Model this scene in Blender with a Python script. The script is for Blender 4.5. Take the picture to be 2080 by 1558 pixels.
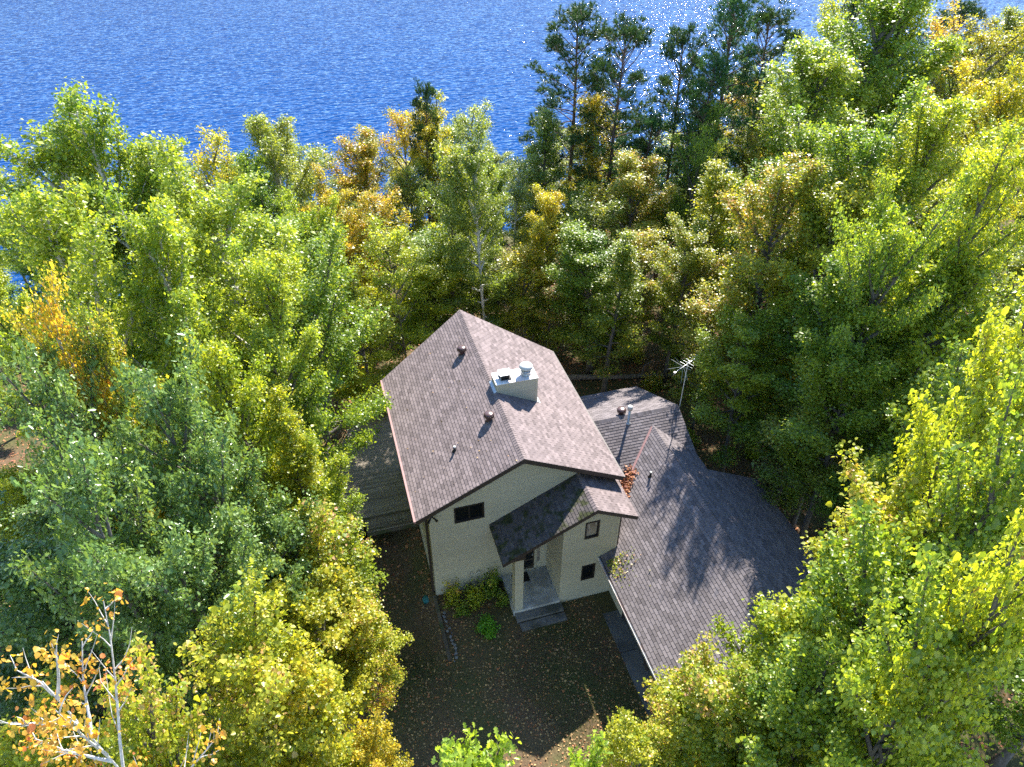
import bpy, bmesh, math, random
import numpy as np
from mathutils import Vector, Matrix

# ------------------------------------------------------------------ camera, world, sun
for o in list(bpy.data.objects):
    bpy.data.objects.remove(o, do_unlink=True)
SC = bpy.context.scene
COL = SC.collection
R = math.radians

CAM = Vector((-6.153, -19.653, 27.851))
YAW, PITCH, ROLL, FPX = R(16.357), R(38.394), R(0.207), 1445.0
_d = Vector((math.sin(YAW) * math.cos(PITCH), math.cos(YAW) * math.cos(PITCH), -math.sin(PITCH)))
_r = Vector((math.cos(YAW), -math.sin(YAW), 0))
_u = _r.cross(_d)
_r2 = _r * math.cos(ROLL) + _u * math.sin(ROLL)
_u2 = -_r * math.sin(ROLL) + _u * math.cos(ROLL)
cd = bpy.data.cameras.new('camera')
cam = bpy.data.objects.new('camera', cd)
COL.objects.link(cam)
M = Matrix((_r2, _u2, -_d)).transposed().to_4x4()
M.translation = CAM
cam.matrix_world = M
cd.sensor_width = 36.0
cd.lens = FPX / 2080 * 36
cd.clip_start = 0.1
cd.clip_end = 5000
SC.camera = cam

SUN_AZ, SUN_EL = R(35.3), R(40.2)          # azimuth from +Y (the lake) towards +X
SUN = Vector((math.sin(SUN_AZ) * math.cos(SUN_EL), math.cos(SUN_AZ) * math.cos(SUN_EL), math.sin(SUN_EL)))
W = bpy.data.worlds.new('World')
SC.world = W
W.use_nodes = True
nt = W.node_tree
nt.nodes.clear()
sky = nt.nodes.new('ShaderNodeTexSky')
sky.sky_type = 'NISHITA'
sky.sun_disc = False
sky.sun_elevation = SUN_EL
sky.sun_rotation = SUN_AZ
sky.altitude = 400
sky.air_density = 1.0
sky.dust_density = 0.0
sky.ozone_density = 4.0
bg = nt.nodes.new('ShaderNodeBackground')
bg.inputs['Strength'].default_value = 0.14
wo = nt.nodes.new('ShaderNodeOutputWorld')
nt.links.new(sky.outputs[0], bg.inputs[0])
nt.links.new(bg.outputs[0], wo.inputs[0])
sl = bpy.data.lights.new('sun', 'SUN')
sl.energy = 5.0
sl.angle = R(0.53)
sl.color = (1.0, 0.95, 0.86)
so = bpy.data.objects.new('sun', sl)
so.rotation_euler = SUN.to_track_quat('Z', 'Y').to_euler()
so.location = (20, 40, 60)
COL.objects.link(so)

SC.view_settings.view_transform = 'Standard'
SC.view_settings.look = 'None'
SC.view_settings.exposure = 1.65
SC.view_settings.gamma = 1.0
SC.view_settings.use_curve_mapping = False
SC.render.engine = 'CYCLES'
cy = SC.cycles
cy.max_bounces = 4
cy.diffuse_bounces = 2
cy.glossy_bounces = 2
cy.transmission_bounces = 3
cy.transparent_max_bounces = 4
cy.use_denoising = False
cy.denoiser = 'OPENIMAGEDENOISE'
cy.denoising_input_passes = 'RGB_ALBEDO_NORMAL'
cy.denoising_prefilter = 'ACCURATE'
cy.sample_clamp_indirect = 6.0

random.seed(7)
RNG = np.random.default_rng(7)


# ------------------------------------------------------------------ helpers: objects
def tag(o, label=None, cat=None, group=None, kind=None):
    if label: o['label'] = label
    if cat: o['category'] = cat
    if group: o['group'] = group
    if kind: o['kind'] = kind
    return o


def empty(name, loc=(0, 0, 0), rz=0.0):
    o = bpy.data.objects.new(name, None)
    o.empty_display_size = 0.3
    o.location = loc
    o.rotation_euler = (0, 0, rz)
    COL.objects.link(o)
    return o


def link(name, me, parent=None):
    o = bpy.data.objects.new(name, me)
    COL.objects.link(o)
    if parent is not None:
        o.parent = parent
    return o


class MB:
    """collects polygons; build() links them as one mesh object"""
    def __init__(self):
        self.v, self.f, self.c = [], [], []

    def poly(self, pts, col=None):
        n = len(self.v)
        self.v += [tuple(p) for p in pts]
        self.f.append(tuple(range(n, n + len(pts))))
        self.c.append(col if col is not None else 0.5)

    def box(self, x0, x1, y0, y1, z0, z1, col=None):
        a = [(x0, y0), (x1, y0), (x1, y1), (x0, y1)]
        self.prism(a, z0, z1, col)

    def prism(self, a, z0, z1, col=None):
        n = len(a)
        self.poly([(x, y, z1) for x, y in a], col)
        self.poly([(x, y, z0) for x, y in reversed(a)], col)
        for i in range(n):
            (xa, ya), (xb, yb) = a[i], a[(i + 1) % n]
            self.poly([(xa, ya, z0), (xb, yb, z0), (xb, yb, z1), (xa, ya, z1)], col)

    def bar(self, p, q, w, h=None, up=(0, 0, 1), col=None):
        """rectangular bar from p to q, w wide, h tall"""
        h = h or w
        p, q, up = Vector(p), Vector(q), Vector(up)
        d = (q - p).normalized()
        s = d.cross(up)
        if s.length < 1e-4:
            s = d.cross(Vector((1, 0, 0)))
        s.normalize()
        t = s.cross(d).normalized()
        c = [s * (a * w / 2) + t * (b * h / 2) for a, b in ((-1, -1), (1, -1), (1, 1), (-1, 1))]
        A = [p + k for k in c]
        B = [q + k for k in c]
        self.poly(A[::-1], col)
        self.poly(B, col)
        for i in range(4):
            j = (i + 1) % 4
            self.poly([A[i], A[j], B[j], B[i]], col)

    def tube(self, pts, rad, n=6, cap=True, col=None):
        pts = [Vector(p) for p in pts]
        if not hasattr(rad, '__len__'):
            rad = [rad] * len(pts)
        base = len(self.v)
        ref = Vector((0.31, 0.17, 0.93)).normalized()
        for i, p in enumerate(pts):
            d = (pts[min(i + 1, len(pts) - 1)] - pts[max(i - 1, 0)]).normalized()
            s = d.cross(ref)
            if s.length < 1e-3:
                s = d.cross(Vector((1, 0, 0)))
            s.normalize()
            t = d.cross(s)
            for k in range(n):
                a = 2 * math.pi * k / n
                self.v.append(tuple(p + (s * math.cos(a) + t * math.sin(a)) * rad[i]))
        for i in range(len(pts) - 1):
            for k in range(n):
                a, b = base + i * n + k, base + i * n + (k + 1) % n
                self.f.append((a, b, b + n, a + n))
                self.c.append(col if col is not None else 0.5)
        if cap:
            self.f.append(tuple(base + k for k in range(n))[::-1]); self.c.append(0.5)
            e = base + (len(pts) - 1) * n
            self.f.append(tuple(e + k for k in range(n))); self.c.append(0.5)

    def lathe(self, c, prof, n=16, axis=None):
        """prof: list of (r, z) going up, about vertical axis through c"""
        base = len(self.v)
        for r, z in prof:
            for k in range(n):
                a = 2 * math.pi * k / n
                self.v.append((c[0] + r * math.cos(a), c[1] + r * math.sin(a), c[2] + z))
        for i in range(len(prof) - 1):
            for k in range(n):
                a, b = base + i * n + k, base + i * n + (k + 1) % n
                self.f.append((a, b, b + n, a + n)); self.c.append(0.5)
        self.f.append(tuple(base + k for k in range(n))[::-1]); self.c.append(0.5)
        e = base + (len(prof) - 1) * n
        self.f.append(tuple(e + k for k in range(n))); self.c.append(0.5)

    def mesh(self, name, mat, smooth=False):
        me = bpy.data.meshes.new(name)
        me.from_pydata(self.v, [], self.f)
        at = me.attributes.new('shade_var', 'FLOAT', 'FACE')
        at.data.foreach_set('value', self.c)
        if mat is not None:
            me.materials.append(mat)
        if smooth:
            me.polygons.foreach_set('use_smooth', [True] * len(me.polygons))
        me.update()
        return me

    def build(self, name, mat, parent=None, smooth=False):
        return link(name, self.mesh(name, mat, smooth), parent)


# ------------------------------------------------------------------ helpers: materials
def new_mat(name):
    m = bpy.data.materials.new(name)
    m.use_nodes = True
    n = m.node_tree
    n.nodes.clear()
    out = n.nodes.new('ShaderNodeOutputMaterial')
    return m, n, out


def N(nt, kind, **kw):
    nd = nt.nodes.new(kind)
    for k, v in kw.items():
        setattr(nd, k, v)
    return nd


def ramp(nt, stops):
    r = nt.nodes.new('ShaderNodeValToRGB')
    e = r.color_ramp.elements
    while len(e) < len(stops):
        e.new(0.5)
    for i, (p, c) in enumerate(stops):
        e[i].position = p
        e[i].color = (c[0], c[1], c[2], 1)
    return r


def noise_mat(name, c0, c1, scale=6.0, rough=0.8, bump=0.2, detail=6, spec=0.3, stretch=None, metal=0.0, mid=0.5, dist=0.02, attr=0.0, c2=None, scale2=0.6):
    """two tone surface with grain, bump and (attr) a per-face tone"""
    m, n, out = new_mat(name)
    b = N(n, 'ShaderNodeBsdfPrincipled')
    b.inputs['Roughness'].default_value = rough
    b.inputs['Specular IOR Level'].default_value = spec
    b.inputs['Metallic'].default_value = metal
    tc = N(n, 'ShaderNodeTexCoord')
    src = tc.outputs['Object']
    if stretch:
        mp = N(n, 'ShaderNodeMapping')
        mp.inputs['Scale'].default_value = stretch
        n.links.new(src, mp.inputs[0])
        src = mp.outputs[0]
    ns = N(n, 'ShaderNodeTexNoise')
    ns.inputs['Scale'].default_value = scale
    ns.inputs['Detail'].default_value = detail
    ns.inputs['Roughness'].default_value = 0.65
    n.links.new(src, ns.inputs['Vector'])
    rp = ramp(n, [(max(0, mid - 0.2), c0), (min(1, mid + 0.2), c1)])
    n.links.new(ns.outputs[0], rp.inputs[0])
    col = rp.outputs[0]
    if c2 is not None:
        n2 = N(n, 'ShaderNodeTexNoise')
        n2.inputs['Scale'].default_value = scale2
        n2.inputs['Detail'].default_value = 5
        n.links.new(tc.outputs['Object'], n2.inputs['Vector'])
        r2 = ramp(n, [(0.48, (0, 0, 0)), (0.62, (1, 1, 1))])
        n.links.new(n2.outputs[0], r2.inputs[0])
        mx = N(n, 'ShaderNodeMix', data_type='RGBA')
        n.links.new(r2.outputs[0], mx.inputs[0])
        n.links.new(col, mx.inputs[6])
        mx.inputs[7].default_value = (*c2, 1)
        col = mx.outputs[2]
    if attr:
        at = N(n, 'ShaderNodeAttribute', attribute_name='shade_var')
        mr = N(n, 'ShaderNodeMapRange')
        mr.inputs[3].default_value = 1 - attr
        mr.inputs[4].default_value = 1 + attr
        n.links.new(at.outputs['Fac'], mr.inputs[0])
        mu = N(n, 'ShaderNodeMix', data_type='RGBA', blend_type='MULTIPLY')
        mu.inputs[0].default_value = 1
        n.links.new(col, mu.inputs[6])
        n.links.new(mr.outputs[0], mu.inputs[7])
        col = mu.outputs[2]
    n.links.new(col, b.inputs['Base Color'])
    if bump:
        bp = N(n, 'ShaderNodeBump')
        bp.inputs['Strength'].default_value = bump
        bp.inputs['Distance'].default_value = dist
        n.links.new(ns.outputs[0], bp.inputs['Height'])
        n.links.new(bp.outputs[0], b.inputs['Normal'])
    n.links.new(b.outputs[0], out.inputs[0])
    return m


def leaf_mat(name, a, b, c, split=0.5, accent=0.12, rough=0.38, transl=0.42, tip=0.35, glow=1.0):
    """leaf blades: colour a -> b over crown patches, c on some leaves; light passes through"""
    m, n, out = new_mat(name)
    at = N(n, 'ShaderNodeAttribute', attribute_name='leafvar')
    sep = N(n, 'ShaderNodeSeparateColor')
    n.links.new(at.outputs['Color'], sep.inputs[0])
    oi = N(n, 'ShaderNodeObjectInfo')

    def math_(op, x, y):
        nd = N(n, 'ShaderNodeMath', operation=op)
        for i, s in enumerate((x, y)):
            if isinstance(s, (int, float)):
                nd.inputs[i].default_value = s
            else:
                n.links.new(s, nd.inputs[i])
        return nd.outputs[0]
    # patch value 0..1 : clump noise + outer/upper position + leaf jitter
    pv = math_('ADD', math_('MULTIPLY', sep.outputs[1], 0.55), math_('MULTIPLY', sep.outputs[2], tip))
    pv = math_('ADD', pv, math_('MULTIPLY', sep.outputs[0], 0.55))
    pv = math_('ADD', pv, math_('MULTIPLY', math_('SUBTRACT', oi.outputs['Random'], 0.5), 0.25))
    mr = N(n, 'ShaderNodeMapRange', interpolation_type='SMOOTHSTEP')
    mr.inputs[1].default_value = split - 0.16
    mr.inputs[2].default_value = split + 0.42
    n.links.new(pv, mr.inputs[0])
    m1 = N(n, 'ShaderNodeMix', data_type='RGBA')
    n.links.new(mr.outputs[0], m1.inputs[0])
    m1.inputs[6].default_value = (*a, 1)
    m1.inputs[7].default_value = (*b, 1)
    # accent leaves
    av = math_('ADD', math_('MULTIPLY', sep.outputs[1], 0.55), math_('MULTIPLY', math_('FRACT', math_('MULTIPLY', sep.outputs[0], 7.31), 0), 0.45))
    m2 = N(n, 'ShaderNodeMix', data_type='RGBA')
    mr2 = N(n, 'ShaderNodeMapRange', interpolation_type='SMOOTHSTEP')
    mr2.inputs[1].default_value = 1 - accent - 0.16
    mr2.inputs[2].default_value = 1 - accent + 0.02
    n.links.new(av, mr2.inputs[0])
    n.links.new(mr2.outputs[0], m2.inputs[0])
    n.links.new(m1.outputs[2], m2.inputs[6])
    m2.inputs[7].default_value = (*c, 1)
    # leaf to leaf value
    hs = N(n, 'ShaderNodeHueSaturation')
    hs.inputs['Saturation'].default_value = 1.0
    n.links.new(math_('ADD', math_('MULTIPLY', math_('FRACT', math_('MULTIPLY', sep.outputs[0], 3.17), 0), 0.5), 1.0), hs.inputs['Value'])
    n.links.new(m2.outputs[2], hs.inputs['Color'])
    p = N(n, 'ShaderNodeBsdfPrincipled')
    p.inputs['Roughness'].default_value = rough
    p.inputs['Specular IOR Level'].default_value = 0.5
    n.links.new(hs.outputs[0], p.inputs['Base Color'])
    tr = N(n, 'ShaderNodeBsdfTranslucent')
    g = N(n, 'ShaderNodeMix', data_type='RGBA', blend_type='MULTIPLY')
    g.inputs[0].default_value = 1
    n.links.new(hs.outputs[0], g.inputs[6])
    g.inputs[7].default_value = (1.9 * glow, 1.75 * glow, 0.75 * glow, 1)
    n.links.new(g.outputs[2], tr.inputs[0])
    mx = N(n, 'ShaderNodeMixShader')
    mx.inputs[0].default_value = transl
    n.links.new(p.outputs[0], mx.inputs[1])
    n.links.new(tr.outputs[0], mx.inputs[2])
    n.links.new(mx.outputs[0], out.inputs[0])
    return m


# ------------------------------------------------------------------ materials
MAT = {}
#                         a                      b                      c
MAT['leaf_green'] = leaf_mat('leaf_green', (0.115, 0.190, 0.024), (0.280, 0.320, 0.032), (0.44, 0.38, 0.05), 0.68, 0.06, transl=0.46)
MAT['leaf_deep'] = leaf_mat('leaf_deep', (0.095, 0.170, 0.024), (0.230, 0.280, 0.028), (0.38, 0.34, 0.05), 0.70, 0.05, transl=0.50)
MAT['leaf_lime'] = leaf_mat('leaf_lime', (0.150, 0.220, 0.022), (0.330, 0.350, 0.030), (0.46, 0.34, 0.07), 0.66, 0.08, transl=0.48)
MAT['leaf_limebrown'] = leaf_mat('leaf_limebrown', (0.155, 0.215, 0.024), (0.350, 0.345, 0.036), (0.46, 0.26, 0.14), 0.66, 0.20, transl=0.48)
MAT['leaf_yellow'] = leaf_mat('leaf_yellow', (0.185, 0.225, 0.022), (0.420, 0.370, 0.034), (0.50, 0.31, 0.07), 0.66, 0.13, transl=0.48)
MAT['leaf_gold'] = leaf_mat('leaf_gold', (0.180, 0.205, 0.024), (0.440, 0.340, 0.036), (0.52, 0.25, 0.05), 0.68, 0.17, transl=0.48)
MAT['leaf_orange'] = leaf_mat('leaf_orange', (0.300, 0.240, 0.030), (0.500, 0.280, 0.045), (0.50, 0.17, 0.06), 0.66, 0.22)
MAT['leaf_autumn'] = leaf_mat('leaf_autumn', (0.135, 0.190, 0.024), (0.320, 0.300, 0.036), (0.46, 0.25, 0.10), 0.68, 0.17, transl=0.48)
MAT['leaf_olive'] = leaf_mat('leaf_olive', (0.115, 0.165, 0.028), (0.240, 0.265, 0.038), (0.40, 0.33, 0.07), 0.68, 0.08, transl=0.46)
MAT['leaf_oak'] = leaf_mat('leaf_oak', (0.100, 0.170, 0.050), (0.180, 0.250, 0.060), (0.34, 0.31, 0.06), 0.76, 0.04, rough=0.28, transl=0.34)
MAT['leaf_silver'] = leaf_mat('leaf_silver', (0.170, 0.220, 0.060), (0.260, 0.300, 0.070), (0.34, 0.32, 0.08), 0.66, 0.06, rough=0.34, transl=0.38)
MAT['leaf_oaklime'] = leaf_mat('leaf_oaklime', (0.150, 0.240, 0.030), (0.270, 0.340, 0.040), (0.36, 0.33, 0.05), 0.62, 0.06, rough=0.34)
MAT['leaf_vivid'] = leaf_mat('leaf_vivid', (0.070, 0.200, 0.016), (0.120, 0.280, 0.020), (0.2, 0.3, 0.03), 0.6, 0.05)
MAT['leaf_pine'] = leaf_mat('leaf_pine', (0.030, 0.070, 0.018), (0.060, 0.110, 0.020), (0.14, 0.13, 0.02), 0.70, 0.03, rough=0.5, transl=0.2, glow=0.8)
MAT['leaf_whitepine'] = leaf_mat('leaf_whitepine', (0.036, 0.100, 0.030), (0.070, 0.150, 0.030), (0.14, 0.15, 0.02), 0.70, 0.03, rough=0.5, transl=0.25, glow=0.8)
MAT['leaf_litter'] = leaf_mat('leaf_litter', (0.20, 0.13, 0.06), (0.34, 0.22, 0.09), (0.30, 0.11, 0.04), 0.55, 0.25, rough=0.7, transl=0.12)
MAT['leaf_rust'] = leaf_mat('leaf_rust', (0.26, 0.10, 0.04), (0.40, 0.18, 0.08), (0.22, 0.07, 0.04), 0.55, 0.3, rough=0.7, transl=0.12)
MAT['grass'] = leaf_mat('grass', (0.040, 0.075, 0.016), (0.085, 0.110, 0.022), (0.18, 0.15, 0.05), 0.65, 0.10, rough=0.6, transl=0.2)
MAT['bark'] = noise_mat('bark', (0.060, 0.050, 0.042), (0.190, 0.170, 0.150), 9, 0.9, 0.6, stretch=(1, 1, 0.25), dist=0.02)
MAT['bark_pale'] = noise_mat('bark_pale', (0.20, 0.185, 0.16), (0.50, 0.475, 0.43), 7, 0.85, 0.4, stretch=(1, 1, 0.5), dist=0.015, mid=0.42)
MAT['bark_white'] = noise_mat('bark_white', (0.20, 0.19, 0.17), (0.62, 0.60, 0.56), 6, 0.8, 0.3, stretch=(1, 1, 1.6), dist=0.01, mid=0.38)
MAT['bark_pine'] = noise_mat('bark_pine', (0.070, 0.045, 0.035), (0.200, 0.130, 0.095), 9, 0.9, 0.6, stretch=(1, 1, 0.3), dist=0.02)
MAT['shingle'] = noise_mat('shingle', (0.130, 0.102, 0.100), (0.235, 0.190, 0.186), 55, 0.92, 0.5, detail=3, spec=0.2, dist=0.004, attr=0.30)
MAT['shingle_old'] = noise_mat('shingle_old', (0.105, 0.090, 0.093), (0.195, 0.170, 0.172), 55, 0.92, 0.5, detail=3, spec=0.2, dist=0.004, attr=0.30)
MAT['shingle_moss'] = noise_mat('shingle_moss', (0.060, 0.052, 0.050), (0.135, 0.118, 0.112), 30, 0.95, 0.7, detail=4, spec=0.15, dist=0.01, attr=0.25, c2=(0.045, 0.050, 0.022), scale2=2.6)
MAT['siding'] = noise_mat('siding', (0.400, 0.365, 0.270), (0.460, 0.420, 0.320), 1.3, 0.55, 0.05, spec=0.35, stretch=(0.4, 0.4, 3), attr=0.03)
MAT['trim'] = noise_mat('trim', (0.43, 0.39, 0.29), (0.49, 0.45, 0.34), 2, 0.5, 0.05, spec=0.35)
MAT['fascia'] = noise_mat('fascia', (0.036, 0.026, 0.022), (0.062, 0.045, 0.038), 5, 0.55, 0.1, spec=0.35)
MAT['drip'] = noise_mat('drip', (0.24, 0.125, 0.115), (0.34, 0.19, 0.175), 8, 0.5, 0.05, spec=0.4)
MAT['soffit'] = noise_mat('soffit', (0.05, 0.04, 0.034), (0.07, 0.055, 0.045), 5, 0.7, 0.1)
MAT['frame'] = noise_mat('frame', (0.018, 0.015, 0.014), (0.035, 0.028, 0.026), 6, 0.45, 0.05, spec=0.4)
MAT['white_metal'] = noise_mat('white_metal', (0.62, 0.62, 0.60), (0.74, 0.74, 0.72), 3, 0.38, 0.05, spec=0.5, c2=(0.55, 0.42, 0.36), scale2=0.9)
MAT['galv'] = noise_mat('galv', (0.36, 0.38, 0.40), (0.52, 0.54, 0.56), 7, 0.5, 0.05, metal=0.6)
MAT['vent'] = noise_mat('vent', (0.060, 0.030, 0.026), (0.100, 0.055, 0.048), 6, 0.30, 0.05, spec=0.6)
MAT['pvc'] = noise_mat('pvc', (0.46, 0.45, 0.42), (0.56, 0.55, 0.52), 5, 0.5, 0.05)
MAT['black'] = noise_mat('black', (0.010, 0.010, 0.011), (0.022, 0.021, 0.022), 6, 0.5, 0.1)
MAT['concrete'] = noise_mat('concrete', (0.40, 0.39, 0.37), (0.56, 0.55, 0.52), 3.5, 0.85, 0.25, c2=(0.30, 0.29, 0.27), scale2=1.4, dist=0.01)
MAT['concrete_dark'] = noise_mat('concrete_dark', (0.11, 0.105, 0.10), (0.19, 0.18, 0.17), 3.0, 0.9, 0.35, c2=(0.075, 0.075, 0.06), scale2=1.2, dist=0.01)
MAT['apron'] = noise_mat('apron', (0.125, 0.125, 0.12), (0.17, 0.17, 0.165), 2.0, 0.9, 0.25, c2=(0.09, 0.09, 0.085), scale2=0.8, dist=0.008)
MAT['deck'] = noise_mat('deck', (0.20, 0.165, 0.13), (0.36, 0.31, 0.25), 7, 0.85, 0.4, stretch=(0.25, 4, 1), attr=0.18, dist=0.01)
MAT['timber'] = noise_mat('timber', (0.070, 0.055, 0.040), (0.150, 0.120, 0.085), 6, 0.9, 0.6, stretch=(3, 0.4, 3), attr=0.15, c2=(0.06, 0.07, 0.03), scale2=1.5, dist=0.02)
MAT['logwood'] = noise_mat('logwood', (0.09, 0.075, 0.062), (0.24, 0.21, 0.18), 6, 0.9, 0.6, dist=0.02)
MAT['stone'] = noise_mat('stone', (0.11, 0.105, 0.10), (0.26, 0.25, 0.24), 9, 0.9, 0.6, dist=0.02)
MAT['door'] = noise_mat('door', (0.055, 0.045, 0.035), (0.085, 0.07, 0.055), 4, 0.45, 0.1)
MAT['overhead'] = noise_mat('overhead', (0.045, 0.042, 0.040), (0.065, 0.060, 0.056), 3, 0.6, 0.1)
MAT['teal'] = noise_mat('teal', (0.02, 0.12, 0.12), (0.03, 0.17, 0.17), 4, 0.5, 0.05)
MAT['mat'] = noise_mat('mat', (0.010, 0.010, 0.010), (0.03, 0.03, 0.03), 60, 0.95, 0.5)


def glass_mat(name, tint=(0.006, 0.007, 0.008), rough=0.03):
    m, n, out = new_mat(name)
    p = N(n, 'ShaderNodeBsdfPrincipled')
    p.inputs['Base Color'].default_value = (*tint, 1)
    p.inputs['Roughness'].default_value = rough
    p.inputs['Specular IOR Level'].default_value = 0.7
    n.links.new(p.outputs[0], out.inputs[0])
    return m


MAT['glass'] = glass_mat('glass')
MAT['blind_reflection'] = noise_mat('blind_reflection', (0.10, 0.075, 0.06), (0.42, 0.37, 0.31), 4.5, 0.25, 0.05, stretch=(2.2, 1, 0.8), spec=0.6, detail=4)  # beige blind behind glass; the mottling paints in reflected trees and branches


def ground_mat():
    m, n, out = new_mat('ground')
    p = N(n, 'ShaderNodeBsdfPrincipled')
    p.inputs['Roughness'].default_value = 0.95
    p.inputs['Specular IOR Level'].default_value = 0.1
    g = N(n, 'ShaderNodeNewGeometry')
    n1 = N(n, 'ShaderNodeTexNoise'); n1.inputs['Scale'].default_value = 7; n1.inputs['Detail'].default_value = 8; n1.inputs['Roughness'].default_value = 0.75
    n2 = N(n, 'ShaderNodeTexNoise'); n2.inputs['Scale'].default_value = 0.35; n2.inputs['Detail'].default_value = 5
    v = N(n, 'ShaderNodeTexVoronoi'); v.inputs['Scale'].default_value = 13
    for t in (n1, n2, v):
        n.links.new(g.outputs['Position'], t.inputs['Vector'])
    r1 = ramp(n, [(0.30, (0.050, 0.036, 0.022)), (0.52, (0.105, 0.075, 0.046)), (0.75, (0.200, 0.150, 0.095))])
    n.links.new(n1.outputs[0], r1.inputs[0])
    r2 = ramp(n, [(0.0, (0.22, 0.15, 0.08)), (0.5, (0.10, 0.07, 0.045)), (1.0, (0.26, 0.13, 0.07))])
    n.links.new(v.outputs['Color'], r2.inputs[0])
    mx = N(n, 'ShaderNodeMix', data_type='RGBA'); mx.inputs[0].default_value = 0.45
    n.links.new(r1.outputs[0], mx.inputs[6]); n.links.new(r2.outputs[0], mx.inputs[7])
    # thin turf in patches
    rg = ramp(n, [(0.38, (0, 0, 0)), (0.56, (1, 1, 1))])
    n.links.new(n2.outputs[0], rg.inputs[0])
    r3 = ramp(n, [(0.3, (0.032, 0.048, 0.014)), (0.7, (0.095, 0.115, 0.036))])
    n.links.new(n1.outputs[0], r3.inputs[0])
    ml = N(n, 'ShaderNodeMath', operation='MULTIPLY'); ml.inputs[1].default_value = 0.6
    n.links.new(rg.outputs[0], ml.inputs[0])
    m2 = N(n, 'ShaderNodeMix', data_type='RGBA')
    n.links.new(ml.outputs[0], m2.inputs[0])
    n.links.new(mx.outputs[2], m2.inputs[6]); n.links.new(r3.outputs[0], m2.inputs[7])
    n.links.new(m2.outputs[2], p.inputs['Base Color'])
    b = N(n, 'ShaderNodeBump'); b.inputs['Strength'].default_value = 0.8; b.inputs['Distance'].default_value = 0.05
    n.links.new(n1.outputs[0], b.inputs['Height'])
    n.links.new(b.outputs[0], p.inputs['Normal'])
    n.links.new(p.outputs[0], out.inputs[0])
    return m


def water_mat():
    m, n, out = new_mat('water')
    p = N(n, 'ShaderNodeBsdfPrincipled')
    p.inputs['Base Color'].default_value = (0.000, 0.040, 0.165, 1)
    p.inputs['Roughness'].default_value = 0.045
    p.inputs['IOR'].default_value = 1.333
    p.inputs['Specular IOR Level'].default_value = 0.16
    g = N(n, 'ShaderNodeNewGeometry')
    mp = N(n, 'ShaderNodeMapping')
    mp.inputs['Rotation'].default_value = (0, 0, R(14))
    mp.inputs['Scale'].default_value = (0.45, 1.0, 1.0)
    n.links.new(g.outputs['Position'], mp.inputs[0])
    a = N(n, 'ShaderNodeTexNoise'); a.inputs['Scale'].default_value = 1.2; a.inputs['Detail'].default_value = 1; a.inputs['Distortion'].default_value = 0.4
    b = N(n, 'ShaderNodeTexNoise'); b.inputs['Scale'].default_value = 2.3; b.inputs['Detail'].default_value = 0
    w = N(n, 'ShaderNodeTexNoise'); w.inputs['Scale'].default_value = 0.03; w.inputs['Detail'].default_value = 3
    n.links.new(mp.outputs[0], a.inputs['Vector'])
    n.links.new(mp.outputs[0], b.inputs['Vector'])
    n.links.new(g.outputs['Position'], w.inputs['Vector'])
    ad = N(n, 'ShaderNodeMath', operation='MULTIPLY_ADD')
    n.links.new(b.outputs[0], ad.inputs[0]); ad.inputs[1].default_value = 0.35
    n.links.new(a.outputs[0], ad.inputs[2])
    bp = N(n, 'ShaderNodeBump')
    bp.inputs['Distance'].default_value = 0.40
    mr = N(n, 'ShaderNodeMapRange'); mr.inputs[3].default_value = 0.65; mr.inputs[4].default_value = 1.0
    n.links.new(w.outputs[0], mr.inputs[0])
    n.links.new(mr.outputs[0], bp.inputs['Strength'])
    n.links.new(ad.outputs[0], bp.inputs['Height'])
    n.links.new(bp.outputs[0], p.inputs['Normal'])
    n.links.new(p.outputs[0], out.inputs[0])
    return m


MAT['ground'] = ground_mat()
MAT['water'] = water_mat()


# ------------------------------------------------------------------ ground and lake
def sm(t):
    t = np.clip(t, 0, 1)
    return t * t * (3 - 2 * t)


def T(x, y):
    """terrain height: level yard, a bank falling to the lake, a dip along the left wall"""
    x = np.asarray(x, float)
    y = np.asarray(y, float)
    yy = y - 0.22 * np.maximum(0, x - 10) + 0.10 * np.maximum(0, -x - 12)
    z = -8.5 * sm((yy - 2) / 62) - 3.0 * sm((yy - 66) / 40)
    z = z + 16.0 * sm((y - 262 + 0.12 * x) / 60)
    z = z - 0.85 * sm((-4.12 - x) / 0.9) * sm((y + 3.7) / 2.4) * sm((60 - y) / 30)
    z = z + (0.10 * np.sin(x * 0.37 + 1.3) * np.sin(y * 0.31) + 0.06 * np.sin(x * 0.9) * np.cos(y * 0.8)) * sm((np.hypot(x - 3, y - 1) - 13) / 8)
    return z


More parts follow.
